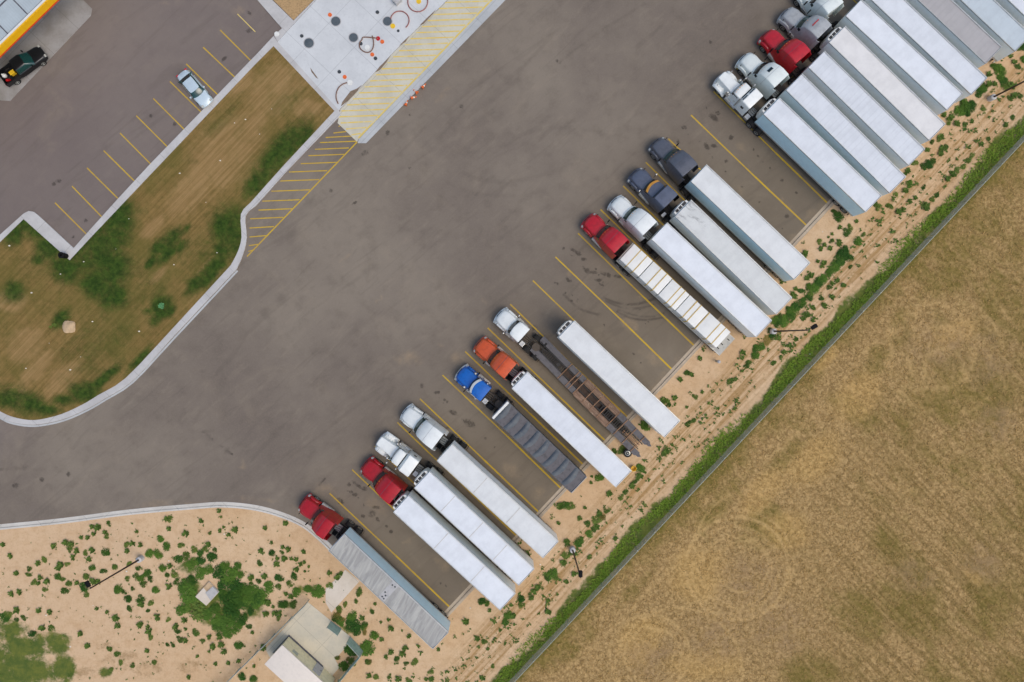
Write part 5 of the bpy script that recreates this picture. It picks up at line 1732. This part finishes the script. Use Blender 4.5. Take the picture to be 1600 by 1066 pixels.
C1 = crop(480, 820, 3.81, [(310, 402, 28), (292, 455, 16), (230, 470, 16), (388, 517, 18), (405, 470, 7), (327, 552, 12), (270, 540, 36), (270, 600, 44), (200, 570, 30), (340, 600, 26), (400, 655, 30), (445, 680, 10), (500, 615, 13), (487, 562, 8), (440, 580, 7), (607, 660, 10), (565, 628, 5), (365, 735, 42), (280, 740, 48), (180, 790, 16), (215, 840, 34), (270, 815, 24), (360, 815, 20), (535, 795, 24), (585, 735, 14), (570, 770, 14), (500, 755, 12), (472, 785, 10), (640, 815, 20), (590, 825, 16), (490, 900, 16), (410, 905, 20), (370, 895, 12), (605, 925, 18), (545, 915, 14), (735, 875, 16), (740, 915, 12), (710, 915, 10), (782, 740, 8), (1040, 455, 26), (1070, 465, 14), (1088, 508, 9), (943, 572, 15), (1012, 675, 12), (1055, 695, 20), (1075, 735, 8), (1148, 627, 8), (1198, 530, 28), (1185, 575, 26), (1225, 540, 14), (1270, 440, 26), (1275, 475, 22), (1330, 425, 20), (1350, 395, 14), (1375, 370, 14), (1215, 475, 9), (1455, 290, 34), (1430, 315, 20), (1480, 315, 18), (1310, 165, 14), (1525, 220, 14), (1435, 450, 10), (1435, 515, 14), (1105, 840, 16), (1045, 910, 12)])
D1 = crop(800, 766, 3.5525, [(370, 285, 34), (305, 285, 14), (335, 345, 20), (300, 360, 22), (285, 400, 14), (290, 80, 28), (325, 88, 22), (265, 85, 14), (375, 155, 16), (418, 185, 18), (470, 165, 22), (500, 145, 24), (520, 115, 16), (485, 130, 12), (430, 240, 24), (455, 220, 16), (470, 205, 12), (605, 38, 20), (630, 10, 15), (538, 18, 13), (405, 95, 8), (258, 180, 8), (572, 268, 10), (430, 370, 10), (345, 465, 12), (300, 505, 10)])
E1 = crop(680, 600, 4.847, [(1245, 700, 34), (1410, 500, 30), (1310, 830, 17), (1510, 740, 26), (1490, 770, 18), (1545, 700, 20), (1545, 640, 36), (1180, 745, 10), (1185, 700, 8)])
F1 = crop(800, 500, 4.847, [(1165, 620, 24), (1185, 645, 22), (1230, 590, 16), (1145, 605, 16), (1325, 400, 24), (1355, 415, 14), (1270, 450, 16), (1385, 580, 22), (1420, 290, 13), (1440, 545, 11), (1375, 760, 22), (1335, 785, 26), (1150, 1010, 24), (1165, 1000, 18), (1010, 810, 32), (995, 790, 20), (775, 995, 16), (1320, 660, 8), (1210, 945, 10)])
G1 = crop(1130, 380, 4.845, [(900, 70, 50), (935, 110, 46), (870, 130, 46), (840, 180, 44), (800, 225, 40), (750, 280, 46), (715, 300, 36), (690, 350, 44), (650, 330, 34), (655, 380, 30), (640, 420, 34), (590, 450, 40), (560, 480, 42), (530, 520, 44), (500, 560, 42), (450, 590, 46), (410, 610, 40), (390, 580, 36), (430, 560, 30), (350, 660, 26), (370, 710, 36), (330, 740, 34), (280, 780, 32), (245, 800, 36), (240, 850, 32), (190, 910, 30), (175, 930, 22), (585, 362, 24), (545, 345, 12), (520, 385, 14), (535, 405, 16), (490, 500, 24), (628, 268, 15), (663, 242, 17), (755, 150, 16), (745, 180, 12), (715, 138, 11), (735, 42, 15), (765, 16, 14), (805, 40, 14), (870, 8, 14), (800, 335, 20), (825, 305, 14), (740, 420, 22), (762, 475, 16), (630, 540, 18), (600, 570, 14), (680, 580, 14), (680, 490, 14), (860, 285, 14), (905, 320, 14), (960, 180, 20), (820, 410, 16), (145, 828, 16), (142, 965, 10), (380, 905, 22), (500, 775, 16), (545, 725, 14), (455, 825, 14), (435, 860, 10), (95, 1028, 12), (45, 1050, 22), (65, 1035, 14), (620, 85, 20), (450, 285, 18)])
I1 = crop(1300, 150, 5.33, [(1100, 100, 60), (1060, 130, 46), (1150, 90, 50), (1090, 60, 44), (1130, 150, 34), (1255, 105, 24), (965, 220, 30), (985, 180, 20), (830, 385, 24), (890, 360, 28), (900, 345, 20), (635, 735, 38), (605, 790, 18), (525, 822, 24), (475, 920, 32), (380, 930, 30), (355, 900, 30), (50, 1010, 45), (15, 960, 22), (685, 560, 30), (800, 570, 40), (760, 590, 30), (840, 545, 30), (945, 430, 24), (910, 440, 20), (900, 485, 18), (790, 455, 16), (625, 625, 18), (610, 650, 12), (1035, 235, 20), (1105, 240, 24), (1160, 215, 14), (760, 760, 24), (1160, 500, 24), (1130, 540, 30), (1090, 590, 26), (1040, 620, 26), (1000, 650, 22), (960, 690, 18), (870, 830, 28), (830, 860, 24), (780, 910, 20), (780, 940, 18), (640, 880, 16), (690, 850, 14), (550, 970, 20), (590, 950, 16), (1300, 360, 24), (1240, 405, 16), (1500, 180, 24), (1440, 240, 16), (930, 160, 18)])
J1 = crop(1300, 0, 5.33, [(1240, 740, 44), (1215, 775, 34), (1260, 720, 30), (1350, 560, 36), (1380, 590, 44), (1420, 600, 40), (1400, 650, 34), (1430, 680, 40), (1435, 730, 30), (1300, 620, 18), (1590, 380, 40), (1570, 400, 30), (1590, 500, 34), (1545, 560, 24), (1510, 520, 16), (1480, 470, 14), (1490, 720, 22), (1480, 820, 26), (1510, 800, 20), (1560, 800, 24), (1300, 705, 20), (1350, 700, 16)])
K1 = crop(1050, 200, 5.33, [(1350, 700, 26), (1395, 745, 34), (1480, 830, 28), (1450, 870, 32), (1395, 830, 14), (1530, 780, 13), (1225, 950, 26), (1325, 945, 26), (1385, 955, 20), (1270, 975, 14), (1235, 1005, 14), (1540, 945, 44), (1590, 890, 24), (1330, 885, 10), (1300, 910, 8), (1430, 650, 10)])
LAWN_SH = [(86, 508, 3.5), (80, 511, 2.5)]
OLV = crop(400, 920, 7.3, [(930, 320, 55), (980, 350, 40), (950, 250, 30), (1010, 170, 25), (930, 780, 30), (1050, 800, 26), (1290, 830, 34), (1240, 440, 36), (1240, 500, 30)])


def dedupe(lst):
    out = []
    for p in sorted(lst, key=lambda q: -q[2]):
        if all(math.hypot(p[0] - o[0], p[1] - o[1]) > 0.45 * max(p[2], o[2]) for o in out):
            out.append(p)
    return out


def zone(x, y):
    if x < 150:
        return "on far left sand below the curved kerb" if y < 960 else "by the green patch in the bottom left corner"
    if x < 262 and y < 960:
        return "round the foot of the left light pole"
    if x < 330 and y > 965:
        return "on bare sand below the square utility pad"
    if 270 <= x < 420 and 880 < y < 995:
        return "in the thicket round the square utility pad"
    if x < 420 and y <= 890:
        return "on open sand between curved kerb and thicket"
    if x < 420:
        return "below the thicket, left of the enclosure fence"
    if x < 512 and y < 985:
        return "between the thicket and the lowest red truck"
    if x < 600:
        return "round the utility building enclosure and its fence"
    if x < 760 and y > 930:
        return "on the sand below the grey roofed trailer"
    if x < 900 and y > 840:
        return "behind the three lowest white trailers"
    if x < 960:
        return "behind the tarped trailer and empty stall beside it"
    if x < 1150 and y > 560:
        return "behind the low trailer and lone white trailer"
    if x < 1330 and y > 400:
        return "in the weed hedge behind the middle trailers"
    if x < 1400 and y > 280:
        return "on sand behind the two empty right stalls"
    return "behind the upper right block of trailers"


allw = dedupe(A1 + B1 + T1 + C1 + D1 + E1 + F1 + G1 + I1 + J1 + K1)
allw = [w for w in allw if not (305 < w[0] < 346 and 906 < w[1] < 947)]
MAXN = 285
indiv, rest = allw[:MAXN], allw[MAXN:]
SIZES = (("big leafy green bush", 6.3), ("medium green weed clump", 3.9), ("small green weed", 0))
for i, (x, y, r) in enumerate(indiv):
    rm = r * K0 * 1.12
    if r > 6.3:
        me, nm, sz = R.choice(LARGE if R.random() < .93 else MEDIUM + OLIVE), "bush", SIZES[0][0]
    elif r > 3.9:
        me, nm, sz = R.choice(MEDIUM), "weed_plant", SIZES[1][0]
    else:
        me, nm, sz = R.choice(SMALL[:4]), "small_weed", SIZES[2][0]
    o = link(nm, me)
    o.location = P(x, y) + Vector((0, 0, .055))
    o.rotation_euler = (0, 0, R.uniform(0, 6.28))
    o.scale = (rm * R.uniform(.75, 1.2), rm * R.uniform(.75, 1.2), rm * R.uniform(.6, 1.0))
    zn = zone(x, y)
    tag(o, sz + " " + zn, "bush" if nm == "bush" else "weed", (sz + "s " + zn).replace("bushs", "bushes"))
for x, y, r in OLV:
    o = link("yellowing_bush", R.choice(OLIVE))
    rm = r * K0 * 1.1
    o.location = P(x, y) + Vector((0, 0, .055))
    o.rotation_euler = (0, 0, R.uniform(0, 6.28))
    o.scale = (rm, rm, rm * .8)
    tag(o, "yellowing olive bush beside the utility enclosure", "bush", "yellowing bushes at the utility enclosure")
for x, y, r in LAWN_SH:
    o = link("weed_plant", MEDIUM[0])
    rm = r * K0 * 1.1
    o.location = P(x, y) + Vector((0, 0, .13))
    o.scale = (rm, rm, rm * .8)
    tag(o, "dark green weed beside the flat pale stone on the lawn", "weed", "weeds beside the pale stone")
o = link("pale_shrub", PALE)
o.location = P(254, 478) + Vector((0, 0, .13))
o.scale = (.42, .42, .4)
tag(o, "single pale bluish green shrub on the lawn", "shrub")

# tiny seedlings and leftovers, too many to count
sd_ = MB()


def tiny(mb, x, y, r, z, rr, nleaf=9):
    q = P(x, y)
    for i in range(nleaf):
        a = rr.uniform(0, 6.283)
        d = Vector((math.cos(a), math.sin(a), rr.uniform(.2, .9)))
        s = Vector((-math.sin(a), math.cos(a), 0))
        b = q + Vector((rr.uniform(-.5, .5) * r, rr.uniform(-.5, .5) * r, z))
        mb.add([b, b + d * r * .5 + s * r * .3, b + d * r * .95, b + d * r * .5 - s * r * .3], [(0, 1, 2, 3)])


for x, y, r in rest:
    tiny(sd_, x, y, r * K0 * 1.25, .06, R, 34)
cnt = 0
while cnt < 420:
    w_ = R.choice(allw)
    x, y = (w_[0] + R.gauss(0, 14), w_[1] + R.gauss(0, 10)) if R.random() < .7 else (R.uniform(0, 560), R.uniform(800, 1066))
    if x > 590 or x < -20 or y > 1075:
        continue
    if not inside(DIRT, np.array([x]), np.array([y]))[0]:
        continue
    if line_dist(np.array([x]), np.array([y]), KERB_BL)[0] < 14 and R.random() < .9:
        continue
    if inside([(480, 935), (556, 998), (515, 1066), (400, 1066), (410, 1010)], np.array([x]), np.array([y]))[0]:
        continue
    tiny(sd_, x, y, R.uniform(.06, .16), .06, R, 7)
    cnt += 1
cnt = 0
while cnt < 950:
    s = R.uniform(-350, 1560)
    d = -R.uniform(28, 150) if R.random() < .25 else -(36 + 9.5 * R.choice((0, 1.2, 2.5, 3.6, 4.6)) + R.gauss(0, 2.5))
    x = 1596.7 + FD[0] * s + FNRM[0] * d
    y = 213 + FD[1] * s + FNRM[1] * d
    if not inside(DIRT, np.array([x]), np.array([y]))[0] or x < 590:
        continue
    tiny(sd_, x, y, R.choice((.1, .14, .2, .3)) * R.uniform(.7, 1.2), .06, R, 7)
    cnt += 1
so_ = part("weed_seedlings", sd_, M['leaf'], None, False)
so_["kind"] = "stuff"

# grass along the fence
gr = MB()
for i in range(5200):
    s = R.uniform(-350, 1560)
    d = -R.uniform(0, 1) ** 0.9 * (19 + 5 * math.sin(s * .03) + 4 * math.sin(s * .011)) - .5
    if math.sin(s * .05) + math.sin(s * .021 + d * .1) + R.uniform(-1, 1) < -1.0:
        continue
    x = 1596.7 + FD[0] * s + FNRM[0] * d
    y = 213 + FD[1] * s + FNRM[1] * d
    q = P(x, y)
    for k in range(3):
        a = R.uniform(0, 6.283)
        l = R.uniform(.18, .5)
        w = R.uniform(.025, .06)
        b = q + Vector((R.uniform(-.2, .2), R.uniform(-.2, .2), .05))
        dd = Vector((math.cos(a) * .6, math.sin(a) * .6, .7))
        ss = Vector((-math.sin(a), math.cos(a), 0)) * w
        gr.add([b - ss, b + ss, b + dd * l * .7 + ss * .7, b + dd * l + Vector((math.cos(a), math.sin(a), -.3)) * l * .3, b + dd * l * .7 - ss * .7], [(0, 1, 2, 3, 4)])
go = part("verge_grass", gr, M['blade'], None, False)
go["kind"] = "stuff"

# dry tufts of the field
tf = MB()
cnt = 0
while cnt < 9000:
    x, y = R.uniform(800, 1640), R.uniform(150, 1100)
    if fence_d(np.array([x]), np.array([y]))[0] < 4:
        continue
    q = P(x, y)
    cnt += 1
    for k in range(4):
        a = R.uniform(0, 6.283)
        l = R.uniform(.12, .34)
        b = q + Vector((R.uniform(-.12, .12), R.uniform(-.12, .12), .045))
        dd = Vector((math.cos(a) * .75, math.sin(a) * .75, .6))
        ss = Vector((-math.sin(a), math.cos(a), 0)) * R.uniform(.02, .045)
        tf.add([b - ss, b + ss, b + dd * l], [(0, 1, 2)])
to = part("dry_grass_tufts", tf, M['blade_dry'], None, False)
to["kind"] = "stuff"

# pale stones and litter scattered over lawn and sand
lt = MB()
for i in range(150):
    if i < 70:
        x, y, z = R.uniform(0, 520), R.uniform(80, 640), .14
        if not inside(LAWN_IN, np.array([x]), np.array([y]))[0]:
            continue
    else:
        x, y, z = R.uniform(0, 1500), R.uniform(250, 1066), .065
        if not inside(DIRT, np.array([x]), np.array([y]))[0]:
            continue
    q = P(x, y, 0)
    a, r = R.uniform(0, 6.28), R.uniform(.04, .13)
    rg = [[(q.x + r * k * math.cos(a + t) * (1 + .3 * math.sin(3 * t + a)), q.y + r * k * math.sin(a + t) * .7, z + h * r) for t in np.linspace(0, 6.283, 8)[:-1]] for k, h in ((1, -.1), (.9, .4), (.4, .6))]
    lt.loft(rg)
lo = part("scattered_stones", lt, M['litter'], None, True)
lo["kind"] = "stuff"

# short grey post on the sand behind the flatbed
q = P(1120, 565)
gp = thing("utility_post", "short grey post on the sand behind the strapped flatbed load", "post", (q.x, q.y, .06))
part("shaft", MB().cyl((0, 0, 0), (0, 0, .75), .13, n=12), M['galv'], gp)
part("cap", MB().lathe_z([(.75, .02), (.75, .2), (.85, .2), (.95, .08), (.95, .01)], n=14), M['box_grey'], gp)
